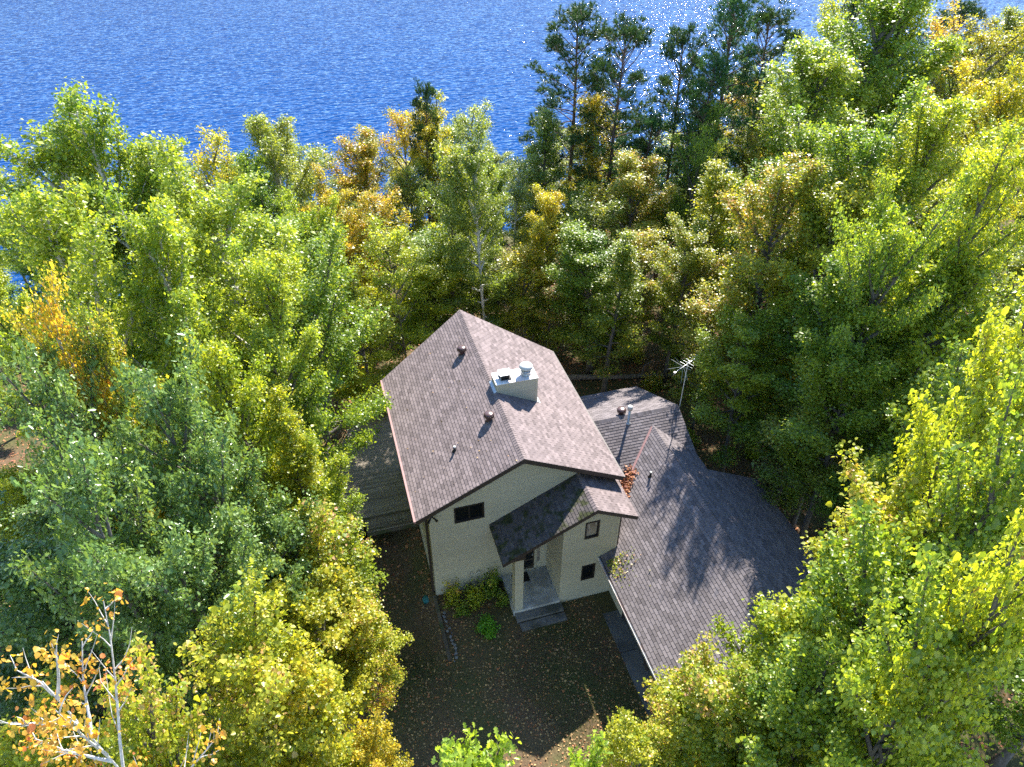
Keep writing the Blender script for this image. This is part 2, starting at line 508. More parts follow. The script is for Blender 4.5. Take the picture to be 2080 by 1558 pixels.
def build_ground():
    def axis(lo, hi, fine_lo, fine_hi, fs, cs):
        a = list(np.arange(lo, fine_lo, cs)) + list(np.arange(fine_lo, fine_hi, fs)) + list(np.arange(fine_hi, hi + cs, cs))
        return np.array(a)
    xs = axis(-420, 420, -40, 70, 0.55, 14)
    ys = axis(-60, 520, -16, 70, 0.55, 9)
    X, Y = np.meshgrid(xs, ys)
    Z = T(X, Y)
    V = np.stack([X, Y, Z], -1).reshape(-1, 3)
    nx, ny = len(xs), len(ys)
    i = np.arange(nx - 1)[None] + (np.arange(ny - 1) * nx)[:, None]
    F = np.stack([i, i + 1, i + nx + 1, i + nx], -1).reshape(-1)
    me = bpy.data.meshes.new('ground')
    me.vertices.add(len(V)); me.vertices.foreach_set('co', V.reshape(-1))
    me.loops.add(len(F)); me.loops.foreach_set('vertex_index', F.astype(np.int32))
    n = len(F) // 4
    me.polygons.add(n); me.polygons.foreach_set('loop_start', (np.arange(n) * 4).astype(np.int32))
    me.materials.append(MAT['ground'])
    me.update(calc_edges=True)
    me.polygons.foreach_set('use_smooth', [True] * n)
    o = link('ground', me)
    tag(o, 'leaf strewn yard and wooded bank falling to the lake', 'ground', kind='structure')


build_ground()
wm = MB()
wm.poly([(-420, 20, -7.0), (420, 20, -7.0), (420, 420, -7.0), (-420, 420, -7.0)])
tag(wm.build('lake_water', MAT['water']), 'rippled blue lake with sun glitter', 'lake', kind='structure')


# ------------------------------------------------------------------ house helpers
def clip(poly, a, b, c):
    """keep a*x+b*y+c >= 0 of a convex 2D polygon"""
    out = []
    n = len(poly)
    for i in range(n):
        p, q = poly[i], poly[(i + 1) % n]
        dp, dq = a * p[0] + b * p[1] + c, a * q[0] + b * q[1] + c
        if dp >= 0:
            out.append(p)
        if (dp > 0 > dq) or (dp < 0 < dq):
            t = dp / (dp - dq)
            out.append((p[0] + (q[0] - p[0]) * t, p[1] + (q[1] - p[1]) * t))
    return out


def area(p):
    return 0.5 * sum(p[i][0] * p[(i + 1) % len(p)][1] - p[(i + 1) % len(p)][0] * p[i][1] for i in range(len(p))) if len(p) > 2 else 0


def clip_poly(p, q):
    if area(q) < 0:
        q = q[::-1]
    for i in range(len(q)):
        (x0, y0), (x1, y1) = q[i], q[(i + 1) % len(q)]
        a, b = -(y1 - y0), (x1 - x0)
        p = clip(p, a, b, -(a * x0 + b * y0))
        if len(p) < 3:
            return []
    return p


def siding(mb, P0, U, Nn, poly, holes=(), lap=0.1, lip=0.013):
    """lapped boards on a vertical wall: poly in (s, z), s along U from P0"""
    P0, U, Nn = Vector(P0), Vector(U).normalized(), Vector(Nn).normalized()

    def pt(s, z, o):
        return P0 + U * s + Nn * o + Vector((0, 0, z))
    z0 = min(p[1] for p in poly)
    z1 = max(p[1] for p in poly)
    flip = U.cross(Vector((0, 0, 1))).dot(Nn) < 0
    k = 0
    z = math.floor(z0 / lap) * lap
    while z < z1:
        band = clip(clip(poly, 0, 1, -z), 0, -1, z + lap)
        parts = [band] if len(band) > 2 else []
        for (h0, h1, hz0, hz1) in holes:
            if hz0 < z + lap - 1e-4 and hz1 > z + 1e-4:
                np_ = []
                for b in parts:
                    for q in (clip(b, -1, 0, h0), clip(b, 1, 0, -h1)):
                        if len(q) > 2:
                            np_.append(q)
                    mid = clip(clip(b, 1, 0, -h0), -1, 0, h1)
                    for q in (clip(mid, 0, -1, hz0) if len(mid) > 2 else [], clip(mid, 0, 1, -hz1) if len(mid) > 2 else []):
                        if len(q) > 2:
                            np_.append(q)
                parts = np_
        for b in parts:
            if area(b) < 0:
                b = b[::-1]
            c = random.random()
            f = [pt(s, zz, lip * (1 - (zz - z) / lap)) for s, zz in b]
            mb.poly(f if not flip else f[::-1], c)
            lo = sorted([s for s, zz in b if zz < z + 1e-5])
            if len(lo) >= 2:
                s0, s1 = lo[0], lo[-1]
                g = [pt(s0, z, lip), pt(s0, z, 0), pt(s1, z, 0), pt(s1, z, lip)]
                mb.poly(g if not flip else g[::-1], c)
        z += lap
        k += 1


def roof_slab(name, polys, zf, parent, mat, th=0.2, drop=0.012):
    """solid roof deck with fascia: polys = convex plan polygons, zf(x,y) top height"""
    mb = MB()
    for poly in polys:
        if area(poly) < 0:
            poly = poly[::-1]
        top = [(x, y, zf(x, y) - drop) for x, y in poly]
        bot = [(x, y, zf(x, y) - th) for x, y in poly]
        mb.poly(top)
        mb.poly(bot[::-1])
        n = len(poly)
        for i in range(n):
            j = (i + 1) % n
            mb.poly([bot[i], bot[j], top[j], top[i]])
    return mb.build(name, MAT[mat], parent)


EXPO, TAB = 0.143, 0.305


def shingles(polys, zf, up, parent, mat, name='shingles', single=0, lip=0.020, seed=1):
    """individual shingle tabs laid in courses, clipped to the plan polygons; `single` nearest full tabs become objects"""
    rng = random.Random(seed)
    u = Vector((up[0], up[1], 0)).normalized()
    slope = zf(u.x, u.y) - zf(0, 0)
    c = 1 / math.sqrt(1 + slope * slope)
    S = Vector((u.x * c, u.y * c, slope * c))
    A = Vector((u.y, -u.x, 0))
    Nn = A.cross(S)
    if Nn.z < 0:
        Nn = -Nn
    O = Vector((0, 0, zf(0, 0)))
    loc = []
    for poly in polys:
        q = []
        for x, y in poly:
            v = Vector((x, y, zf(x, y))) - O
            q.append((v.dot(A), v.dot(S)))
        loc.append(q)
    s0 = min(p[1] for q in loc for p in q)
    s1 = max(p[1] for q in loc for p in q)
    a0 = min(p[0] for q in loc for p in q) - 0.4
    a1 = max(p[0] for q in loc for p in q)
    mb = MB()
    singles = []
    flip = A.cross(S).dot(Nn) < 0
    r = 0
    s = s0
    while s < s1:
        off = (r % 2) * TAB / 2 + rng.uniform(-0.01, 0.01)
        blot = rng.uniform(-0.12, 0.12)
        a = a0 + off
        while a < a1:
            g = 0.008
            tab = [(a + g, s), (a + TAB - g, s), (a + TAB - g, s + EXPO), (a + g, s + EXPO)]
            col = min(1, max(0, 0.5 + blot + rng.gauss(0, 0.26)))
            for q in loc:
                t = clip_poly(tab, q)
                if len(t) < 3 or abs(area(t)) < 1e-4:
                    continue
                if area(t) < 0:
                    t = t[::-1]
                if single and abs(abs(area(t)) - (TAB - 2 * g) * EXPO) < 1e-5:
                    ctr = O + A * (a + TAB / 2) + S * (s + EXPO / 2)
                    singles.append(((ctr - CAM).length, a, s, col, t))
                    continue
                add_tab(mb, t, s, O, A, S, Nn, lip, col, flip)
            a += TAB
        s += EXPO
        r += 1
    if single:
        singles.sort(key=lambda k: k[0])
        tones = [0.12, 0.3, 0.45, 0.6, 0.75, 0.92]
        meshes = []
        for tv in tones:
            tm = MB()
            g = 0.008
            add_tab(tm, [(g, 0), (TAB - g, 0), (TAB - g, EXPO), (g, EXPO)], 0, Vector(), Vector((1, 0, 0)), Vector((0, 1, 0)), Vector((0, 0, 1)), lip, tv, False)
            meshes.append(tm.mesh('shingle', MAT[mat]))
        for k, (d, a, s, col, t) in enumerate(singles):
            if k < single:
                o = link('shingle', min(zip(tones, meshes), key=lambda z: abs(z[0] - col))[1], parent)
                X = A if not flip else -A
                p = O + A * (a if not flip else a + TAB) + S * s
                m = Matrix((X, S, Nn)).transposed().to_4x4()
                m.translation = p
                o.matrix_world = m
            else:
                add_tab(mb, t, s, O, A, S, Nn, lip, col, flip)
    o = mb.build(name, MAT[mat], parent)
    o['kind'] = 'stuff'
    return o


def add_tab(mb, t, s, O, A, S, Nn, lip, col, flip):
    def P(p, k):
        h = lip * (1 - 0.8 * (p[1] - s) / EXPO) + 0.002
        return O + A * p[0] + S * p[1] + Nn * (h if k else -0.004)
    top = [P(p, 1) for p in t]
    mb.poly(top if not flip else top[::-1], col)
    n = len(t)
    for i in range(n):
        p, q = t[i], t[(i + 1) % n]
        f = [P(p, 0), P(q, 0), P(q, 1), P(p, 1)]
        mb.poly(f if not flip else f[::-1], col)


def ridge_cap(p, q, zl, zr, across, parent, mat, name='ridge_cap'):
    """overlapping cap shingles from p to q; zl/zr: fall of both slopes per metre along +-across"""
    p, q, ac = Vector(p), Vector(q), Vector(across).normalized()
    L = (q - p).length
    d = (q - p) / L
    mb = MB()
    n = int(L / EXPO)
    w = 0.15
    for i in range(n):
        a = p + d * (L * i / n)
        b = p + d * (L * (i + 1) / n)
        up = Vector((0, 0, 1))
        h0, h1 = 0.040, 0.026
        col = min(1, max(0, random.gauss(0.5, 0.2)))
        la, lb = -ac * w - up * (w * zl), ac * w - up * (w * zr)
        A0, A1, A2 = a + la + up * (h0 - 0.012), a + up * h0, a + lb + up * (h0 - 0.012)
        B0, B1, B2 = b + la + up * (h1 - 0.012), b + up * h1, b + lb + up * (h1 - 0.012)
        mb.poly([A0, A1, B1, B0], col)
        mb.poly([A1, A2, B2, B1], col)
        g = up * -0.03
        mb.poly([A0 + g, A1 + g, A1, A0], col * 0.7)
        mb.poly([A1 + g, A2 + g, A2, A1], col * 0.7)
        mb.poly([A0 + g, A0, B0, B0 + g], col)
        mb.poly([A2, A2 + g, B2 + g, B2], col)
    o = mb.build(name, MAT[mat], parent)
    o['kind'] = 'stuff'
    return o


def window(parent, P0, U, Nn, s0, s1, z0, z1, split=False, glass='glass', fr=0.055):
    """frame (proud of the wall), sash bars and panes; P0,U,Nn as for siding"""
    P0, U, Nn = Vector(P0), Vector(U).normalized(), Vector(Nn).normalized()

    def pt(s, z, o):
        return P0 + U * s + Nn * o + Vector((0, 0, z))
    w = MB()
    for a, b, c, d in ((s0 - fr, s1 + fr, z1, z1 + fr), (s0 - fr, s1 + fr, z0 - fr * 1.3, z0), (s0 - fr, s0, z0, z1), (s1, s1 + fr, z0, z1)):
        w.bar(pt((a + b) / 2, c, 0.0), pt((a + b) / 2, d, 0.0), b - a, 0.09, up=Nn) if False else None
        q = [pt(a, c, 0.035), pt(b, c, 0.035), pt(b, d, 0.035), pt(a, d, 0.035)]
        k = [pt(a, c, -0.08), pt(b, c, -0.08), pt(b, d, -0.08), pt(a, d, -0.08)]
        w.poly(q)
        for i in range(4):
            j = (i + 1) % 4
            w.poly([k[i], k[j], q[j], q[i]])
    o = w.build('window', MAT['frame'], parent)
    cuts = [s0, (s0 + s1) / 2, s1] if split else [s0, s1]
    for i in range(len(cuts) - 1):
        a, b = cuts[i], cuts[i + 1]
        g = MB()
        g.poly([pt(a, z0, -0.05), pt(b, z0, -0.05), pt(b, z1, -0.05), pt(a, z1, -0.05)])
        g.build('pane', MAT[glass], o)
        f = MB()
        e = 0.03
        off = -0.035 + 0.012 * i
        for a2, b2, c2, d2 in ((a, b, z0, z0 + e), (a, b, z1 - e, z1), (a, a + e, z0 + e, z1 - e), (b - e, b, z0 + e, z1 - e)):
            q = [pt(a2, c2, off), pt(b2, c2, off), pt(b2, d2, off), pt(a2, d2, off)]
            f.poly(q)
        f.build('sash', MAT['frame'], o)
    return o


# ------------------------------------------------------------------ the house
house = empty('house', (0, 0, 0))
tag(house, 'beige lap sided lake house with mauve brown shingle roofs and attached garage', 'house')
ZR, M0 = 8.06, 0.504
zL = lambda x, y: ZR + M0 * x
zRt = lambda x, y: ZR - M0 * x
mainL = [[(-4.5, -0.45), (0, -0.45), (0, 10.92), (-4.5, 9.14)]]
mainR = [[(0, -0.45), (4.5, -0.45), (4.5, 9.14), (0, 10.92)]]
rl = roof_slab('main_roof', mainL, zL, house, 'fascia', 0.24)
rr = roof_slab('main_roof', mainR, zRt, house, 'fascia', 0.24)
shingles(mainL, zL, (1, 0), rl, 'shingle', seed=11)
shingles(mainR, zRt, (-1, 0), rr, 'shingle', seed=12)
ridge_cap((0, -0.46, ZR), (0, 3.86, ZR), M0, M0, (1, 0, 0), rl, 'shingle')
ridge_cap((0, 4.78, ZR), (0, 10.9, ZR), M0, M0, (1, 0, 0), rl, 'shingle')
g = MB()
z0 = zL(-4.5, 0)
g.box(-4.60, -4.502, -0.46, 9.1, z0 - 0.10, z0 + 0.015)
g.build('gutter', MAT['drip'], rl)
g = MB()
g.box(4.502, 4.56, -0.46, 9.1, z0 - 0.10, z0 + 0.005)
g.build('gutter', MAT['fascia'], rr)

# walls
wf = MB()
yA = -1.91
front_holes = [(-2.87, -1.59, 4.69, 5.61), (-0.16, 1.16, 0.35, 2.55)]
siding(wf, (0, 0, 0), (1, 0, 0), (0, -1, 0), [(-3.95, 0.02), (3.95, 0.02), (3.95, ZR - M0 * 3.95 - 0.2), (0, ZR - 0.2), (-3.95, ZR - M0 * 3.95 - 0.2)], front_holes)
wf.build('front_wall', MAT['siding'], house)
ws = MB()
siding(ws, (-3.95, 0, 0), (0, 1, 0), (-1, 0, 0), [(0.0, -3.2), (8.6, -3.2), (8.6, 5.86), (0.0, 5.86)], lap=0.1)
ws.build('side_wall', MAT['siding'], house)
ws = MB()
siding(ws, (3.95, 0, 0), (0, 1, 0), (1, 0, 0), [(0.0, 0.5), (8.6, -2.5), (8.6, 5.86), (0.0, 5.86)], lap=0.1)
ws.build('side_wall', MAT['siding'], house)
for sx in (-1, 1):
    ws = MB()
    dv = Vector((-sx * 3.95, 1.56, 0))
    siding(ws, (sx * 3.95, 8.6, 0), dv, (sx * 1.56, 3.95, 0), [(0, -3.2), (dv.length, -3.2), (dv.length, ZR - 0.2), (0, 5.86)], lap=0.1)
    ws.build('prow_wall', MAT['siding'], house)
c = MB()
for (x, y) in ((-3.95, 0), ):
    c.box(x - 0.016, x + 0.085, y - 0.018, y - 0.001, 0.0, 5.78)
    c.box(x - 0.020, x - 0.001, y - 0.018, y + 0.085, -1.2, 5.72)
c.build('corner_trim', MAT['trim'], house)
fb = MB()
fb.box(-3.94, 3.79, 0.004, 0.3, -1.2, 0.30)
fb.build('foundation', MAT['concrete_dark'], house)
# windows of the gable and the annex
window(house, (0, 0, 0), (1, 0, 0), (0, -1, 0), -2.82, -1.64, 4.74, 5.56, split=True)

# annex
XL, XR = 1.31, 3.79
ZP, MP = 6.17, 0.52
zPL = lambda x, y: ZP - MP * (2.58 - x)
zPR = lambda x, y: ZP - MP * (x - 2.58)
an = MB()
ah = [(2.25, 2.87, 4.16, 5.18), (2.27, 2.89, 1.32, 2.33)]
siding(an, (0, yA, 0), (1, 0, 0), (0, -1, 0), [(XL, 0.0), (XR, 0.0), (XR, zPR(XR, 0) - 0.19), (2.58, ZP - 0.19), (XL, zPL(XL, 0) - 0.19)], ah)
an.build('annex_front_wall', MAT['siding'], house)
an = MB()
siding(an, (XL, yA, 0), (0, 1, 0), (-1, 0, 0), [(0, 0.3), (1.91, 0.3), (1.91, zPL(XL, 0) - 0.19), (0, zPL(XL, 0) - 0.19)])
an.build('annex_side_wall', MAT['siding'], house)
an = MB()
siding(an, (XR, yA, 0), (0, 1, 0), (1, 0, 0), [(0, 2.0), (1.91, 2.0), (1.91, zPR(XR, 0) - 0.19), (0, zPR(XR, 0) - 0.19)])
an.build('annex_side_wall', MAT['siding'], house)
c = MB()
c.box(XR - 0.086, XR + 0.001, yA - 0.020, yA - 0.002, 0.0, zPR(XR, 0) - 0.25)
c.build('corner_trim', MAT['trim'], house)
c = MB()
c.box(XL - 0.001, XL + 0.086, yA - 0.020, yA - 0.002, 0.0, zPL(XL, 0) - 0.25)
c.box(XL - 0.020, XL - 0.001, yA - 0.020, yA + 0.085, 0.33, zPL(XL, 0) - 0.25)
c.build('corner_trim', MAT['trim'], house)
window(house, (0, yA, 0), (1, 0, 0), (0, -1, 0), 2.30, 2.82, 4.22, 5.12, glass='blind_reflection')
window(house, (0, yA, 0), (1, 0, 0), (0, -1, 0), 2.32, 2.84, 1.39, 2.27)
porL = [[(-1.38, -2.21), (2.58, -2.21), (2.58, -0.004), (-1.38, -0.004)]]
porR = [[(2.58, -2.21), (4.45, -2.21), (4.45, 0.35), (2.58, -0.004)]]
porR = [[(2.58, -2.21), (4.45, -2.21), (4.45, -0.004), (2.58, -0.004)]]
pl = roof_slab('porch_roof', porL, zPL, house, 'fascia', 0.20)
pr = roof_slab('porch_roof', porR, zPR, house, 'fascia', 0.20)
shingles(porL, zPL, (1, 0), pl, 'shingle_moss', seed=21)
shingles(porR, zPR, (-1, 0), pr, 'shingle', seed=22)
ridge_cap((2.58, -2.22, ZP), (2.58, -0.02, ZP), MP, MP, (1, 0, 0), pl, 'shingle')

# porch: slab, steps, column, door
s = MB(); s.box(-0.86, XL - 0.004, -2.0, -0.022, -0.3, 0.33); s.build('porch_slab', MAT['concrete'], house)
s = MB(); s.box(-0.80, 1.36, -2.40, -2.004, -0.3, 0.19); s.build('step', MAT['concrete_dark'], house)
s = MB(); s.box(-0.72, 1.38, -2.86, -2.47, -0.3, 0.07); s.build('step', MAT['concrete_dark'], house)
k = MB()
for P0, U, Nn, L in (((-0.80, -1.96, 0), (1, 0, 0), (0, -1, 0), 0.38), ((-0.80, -1.96, 0), (0, 1, 0), (-1, 0, 0), 0.36),
                     ((-0.42, -1.96, 0), (0, 1, 0), (1, 0, 0), 0.36), ((-0.80, -1.60, 0), (1, 0, 0), (0, 1, 0), 0.38)):
    siding(k, P0, U, Nn, [(0, 0.33), (L, 0.33), (L, 4.15), (0, 4.15)])
k.build('porch_column', MAT['siding'], house)
s = MB(); s.box(-1.15, -0.36, -2.02, -1.93, 3.86, 4.16); s.build('porch_beam', MAT['fascia'], house)
d = MB(); d.box(-0.12, 0.72, 0.03, 0.07, 0.36, 2.45)
dr = d.build('door', MAT['door'], house)
d = MB()
for a, b, z0, z1 in ((-0.06, 0.66, 1.05, 2.35), (-0.06, 0.66, 0.50, 0.95)):
    d.poly([(a, 0.026, z0), (b, 0.026, z0), (b, 0.026, z1), (a, 0.026, z1)])
d.build('door_glass', MAT['glass'], dr)
d = MB(); d.box(0.60, 0.64, -0.03, 0.028, 1.30, 1.42); d.build('handle', MAT['galv'], dr)
d = MB()
for a, b, z0, z1 in ((-0.18, -0.12, 0.34, 2.52), (0.72, 0.80, 0.34, 2.45), (1.06, 1.18, 0.34, 2.52), (-0.12, 1.06, 2.45, 2.53), (-0.12, 1.06, 0.334, 0.37)):
    d.box(a, b, -0.02, 0.08, z0, z1)
d.build('door_trim', MAT['trim'], house)
d = MB(); d.box(0.80, 1.06, 0.03, 0.06, 0.37, 2.45); d.build('sidelight', MAT['trim'], house)
d = MB(); d.poly([(0.86, 0.027, 0.75), (1.0, 0.027, 0.75), (1.0, 0.027, 2.3), (0.86, 0.027, 2.3)]); d.build('sidelight_glass', MAT['blind_reflection'], house)
s = MB(); s.box(-0.42, 0.34, -0.62, -0.12, 0.332, 0.352)
tag(s.build('door_mat', MAT['mat']), 'black door mat on the grey porch slab', 'door mat')

# chimney
ch = empty('chimney', (0, 0, 0)); ch.parent = house
k = MB()
cx0, cx1, cy0, cy1, cz = 0.06, 1.94, 3.9, 4.74, 8.45
for P0, U, Nn, L in (((cx0, cy0, 0), (1, 0, 0), (0, -1, 0), cx1 - cx0), ((cx0, cy0, 0), (0, 1, 0), (-1, 0, 0), cy1 - cy0),
                     ((cx1, cy0, 0), (0, 1, 0), (1, 0, 0), cy1 - cy0), ((cx0, cy1, 0), (1, 0, 0), (0, 1, 0), cx1 - cx0)):
    siding(k, P0, U, Nn, [(0, 6.9), (L, 6.9), (L, cz), (0, cz)])
k.build('chase', MAT['siding'], ch)
k = MB()
for x in (cx0, cx1 - 0.07):
    k = MB(); k.box(x - 0.016, x + 0.086, cy0 - 0.018, cy0 - 0.001, 7.0, cz)
    k.build('corner_trim', MAT['trim'], ch)
k = MB(); k.box(cx0 - 0.03, cx1 + 0.03, cy0 - 0.03, cy1 + 0.03, cz, cz + 0.035); k.build('chase_cover', MAT['white_metal'], ch)
k = MB()
k.poly([(cx1 - 0.02, cy0 - 0.06, zRt(cx1, 0) + 0.06), (cx1 + 0.16, cy0 - 0.06, zRt(cx1 + 0.16, 0) + 0.035), (cx1 + 0.16, cy1, zRt(cx1 + 0.16, 0) + 0.035), (cx1 - 0.02, cy1, zRt(cx1, 0) + 0.06)])
k.build('flashing', MAT['galv'], ch)
k = MB()
k.poly([(cx0 - 0.14, cy0 - 0.04, zL(-0.08, 0) + 0.035), (cx0, cy0 - 0.04, ZR + 0.06), (cx0, cy1, ZR + 0.06), (cx0 - 0.14, cy1, zL(-0.08, 0) + 0.035)])
k.build('flashing', MAT['galv'], ch)
k = MB()
k.lathe((1.52, 4.30, cz + 0.035), [(0.24, 0), (0.22, 0.05), (0.20, 0.06), (0.20, 0.16), (0.23, 0.17), (0.23, 0.20), (0.19, 0.21), (0.19, 0.28)], 20)
cp = k.build('flue_cap', MAT['galv'], ch, True)
k = MB(); k.lathe((1.52, 4.30, cz + 0.035), [(0.19, 0.28), (0.25, 0.30), (0.25, 0.38)], 20); k.build('flue_screen', MAT['black'], cp)
k = MB(); k.lathe((1.52, 4.30, cz + 0.035), [(0.30, 0.36), (0.31, 0.40), (0.29, 0.47), (0.20, 0.52), (0.06, 0.54)], 20); k.build('flue_hood', MAT['pvc'], cp, True)
k = MB(); k.box(0.30, 0.78, 4.10, 4.50, cz + 0.035, cz + 0.09); k.box(0.36, 0.72, 4.15, 4.45, cz + 0.09, cz + 0.28)
bc = k.build('box_cap', MAT['black'], ch)
k = MB(); k.box(0.27, 0.81, 4.06, 4.54, cz + 0.30, cz + 0.335)
for x in (0.29, 0.77):
    for y in (4.09, 4.49):
        k.box(x, x + 0.02, y, y + 0.02, cz + 0.036, cz + 0.30)
k.build('box_hood', MAT['galv'], bc)


def roof_vent(x, y, z, label):
    k = MB()
    k.lathe((x, y, z - 0.15), [(0.20, 0.06), (0.14, 0.12), (0.13, 0.24), (0.15, 0.28), (0.20, 0.35), (0.215, 0.44), (0.205, 0.47)], 20)
    v = k.build('roof_vent', MAT['vent'], house, True)
    v['label'] = label
    k = MB(); k.lathe((x, y, z - 0.15), [(0.22, 0.462), (0.20, 0.50), (0.13, 0.53), (0.03, 0.54)], 20)
    k.build('vent_cap', MAT['vent'], v, True)
    k = MB()
    for i in range(20):
        a = 2 * math.pi * i / 20
        p = Vector((x + 0.212 * math.cos(a), y + 0.212 * math.sin(a), z + 0.17))
        q = Vector((x + 0.218 * math.cos(a + 0.15), y + 0.218 * math.sin(a + 0.15), z + 0.32))
        k.bar(p, q, 0.02, 0.01)
    k.build('vent_fins', MAT['vent'], v)


roof_vent(-0.66, 7.62, zL(-0.66, 0), 'brown turbine roof vent near the lake end of the main ridge')
roof_vent(-0.65, 2.58, zL(-0.65, 0), 'brown turbine roof vent in front of the chimney')


def pipe_vent(x, y, z, h, r, mat, label, cap=None):
    k = MB(); k.lathe((x, y, z - 0.1), [(r * 2.2, 0.08), (r * 1.6, 0.13), (r, 0.16), (r, h + 0.1)], 14)
    v = k.build('vent_pipe', MAT[mat], house, True); v['label'] = label
    k = MB()
    if cap:
        k.lathe((x, y, z + h), [(cap, -0.12), (cap, 0.06), (cap * 0.85, 0.09)], 16)
        k.build('pipe_cap', MAT['pvc'], v, True)
    else:
        k.lathe((x, y, z + h), [(r * 1.1, -0.05), (r * 1.1, 0.0), (r * .7, 0.005)], 14)
        k.build('pipe_rim', MAT['pvc'], v, True)
    return v


pipe_vent(-2.32, 1.98, zL(-2.32, 0), 0.26, 0.055, 'black', 'short plumbing pipe on the left roof slope')

# wing with its ridge across, garage with its ridge towards the yard
ZW, YW = 5.34, 3.7
zWF = lambda x, y: ZW - 0.5 * (YW - y)
zWB = lambda x, y: ZW - 0.5 * (y - YW)
ZG, XG = 5.0, 7.57
zGL = lambda x, y: ZG - 0.5 * (XG - x)
zGR = lambda x, y: ZG - 0.5 * (x - XG)
wF = [[(3.97, -0.58), (7.57, 3.02), (7.57, 3.7), (3.97, 3.7)], [(7.57, 3.02), (9.2, 1.39), (9.2, 3.7), (7.57, 3.7)]]
wB = [[(3.97, 3.7), (9.2, 3.7), (9.2, 8.1), (3.97, 8.1)]]
gL = [[(3.07, -9.15), (7.57, -9.15), (7.57, -1.935), (3.07, -1.935)], [(3.83, -1.935), (7.57, -1.935), (7.57, 3.02), (3.83, -0.72)]]
gR = [[(7.57, -9.15), (12.07, -9.15), (12.07, 0.3), (7.57, 0.3)], [(7.57, 0.3), (9.2, 0.3), (9.2, 1.39), (7.57, 3.02)]]
r1 = roof_slab('wing_roof', wF, zWF, house, 'fascia', 0.2)
r2 = roof_slab('wing_roof', wB, zWB, house, 'fascia', 0.2)
r3 = roof_slab('garage_roof', gL, zGL, house, 'fascia', 0.2)
r4 = roof_slab('garage_roof', gR, zGR, house, 'fascia', 0.2)
shingles(wF, zWF, (0, 1), r1, 'shingle_old', seed=31)
shingles(wB, zWB, (0, -1), r2, 'shingle_old', seed=32)
shingles(gL, zGL, (1, 0), r3, 'shingle_old', single=300, seed=33)
shingles(gR, zGR, (-1, 0), r4, 'shingle_old', seed=34)
ridge_cap((9.2, YW, ZW), (4.4, YW, ZW), 0.5, 0.5, (0, 1, 0), r1, 'shingle_old')
ridge_cap((XG, -9.16, ZG), (XG, 3.0, ZG), 0.5, 0.5, (1, 0, 0), r3, 'shingle_old')
k = MB()     # metal valleys
for sx in (-1,):
    pts = [(4.05, -0.50), (7.50, 2.95)]
    for i in range(1):
        (xa, ya), (xb, yb) = pts
        za, zb = zGL(xa, ya) + 0.03, zGL(xb, yb) + 0.03
        k.poly([(xa + 0.05, ya - 0.03, zGL(xa + 0.05, 0) + 0.028), (xb + 0.04, yb - 0.02, zGL(xb + 0.04, 0) + 0.028), (xb, yb, zb), (xa, ya, za)])
        k.poly([(xa, ya, za), (xb, yb, zb), (xb - 0.03, yb + 0.04, zWF(0, yb + 0.04) + 0.028), (xa - 0.03, ya + 0.05, zWF(0, ya + 0.05) + 0.028)])
k.build('valley_flashing', MAT['drip'], r3)
k = MB(); ge = zGL(3.07, 0)
k.box(2.955, 3.068, -9.14, -1.96, ge - 0.125, ge - 0.11)
k.box(2.955, 2.967, -9.14, -1.96, ge - 0.11, ge + 0.005)
k.build('gutter', MAT['white_metal'], r3)

# garage and wing walls
def wall(name, P0, U, Nn, poly, holes=()):
    w = MB(); siding(w, P0, U, Nn, poly, holes); return w.build(name, MAT['siding'], house)


XW = 3.75
wall('garage_wall', (XW, yA, 0), (0, -1, 0), (-1, 0, 0), [(0.01, 0.0), (6.85, 0.0), (6.85, zGL(XW, 0) - 0.2), (0.01, zGL(XW, 0) - 0.2)], [(1.50, 6.45, -0.1, 2.25)])
gp = [(XW, 0), (11.4, 0), (11.4, zGR(11.4, 0) - 0.2), (XG, ZG - 0.2), (XW, zGL(XW, 0) - 0.2)]
wall('garage_wall', (0, -8.76, 0), (1, 0, 0), (0, -1, 0), gp)
wall('garage_wall', (11.4, -8.76, 0), (0, 1, 0), (1, 0, 0), [(0, -0.2), (8.66, -0.5), (8.66, zGR(11.4, 0) - 0.2), (0, zGR(11.4, 0) - 0.2)])
wall('garage_wall', (8.8, -0.1, 0), (1, 0, 0), (0, 1, 0), [(0, -0.4), (2.6, -0.4), (2.6, zGR(11.4, 0) - 0.2), (0, zGR(8.8, 0) - 0.2)])
wall('wing_wall', (8.8, -0.1, 0), (0, 1, 0), (1, 0, 0), [(0, -0.6), (7.8, -1.2), (7.8, zWB(0, 7.7) - 0.2), (3.8, ZW - 0.2), (0, zWF(0, -0.1) - 0.2)])
wall('wing_wall', (3.95, 7.7, 0), (1, 0, 0), (0, 1, 0), [(0, -1.5), (4.85, -1.5), (4.85, zWB(0, 7.7) - 0.2), (0, zWB(0, 7.7) - 0.2)])
for y0, y1 in ((-5.72, -3.46), (-8.31, -6.05)):
    k = MB()
    for i in range(4):
        k.box(XW + 0.10, XW + 0.14, y0, y1, 0.02 + i * 0.55, 0.55 + i * 0.55)
    k.build('overhead_door', MAT['overhead'], house)
k = MB()
for y0, y1, z0, z1 in ((-3.46, -3.40, 0, 2.25), (-6.05, -5.72, 0, 2.25), (-8.37, -8.31, 0, 2.25)):
    k.box(XW - 0.02, XW + 0.16, y0, y1, z0, z1)
k.box(XW - 0.021, XW + 0.16, -8.38, -3.39, 2.22, 2.34)
k.build('door_jamb', MAT['fascia'], house)
k = MB(); k.box(3.0, XW + 0.6, -9.4, -3.0, -0.3, 0.025)
k.box(XW - 0.02, XW + 0.6, -9.4, -3.0, 0.025, 0.045)
ap = k.build('garage_apron', MAT['apron'])
tag(ap, 'dark concrete apron along the garage doors', 'pavement', kind='structure')
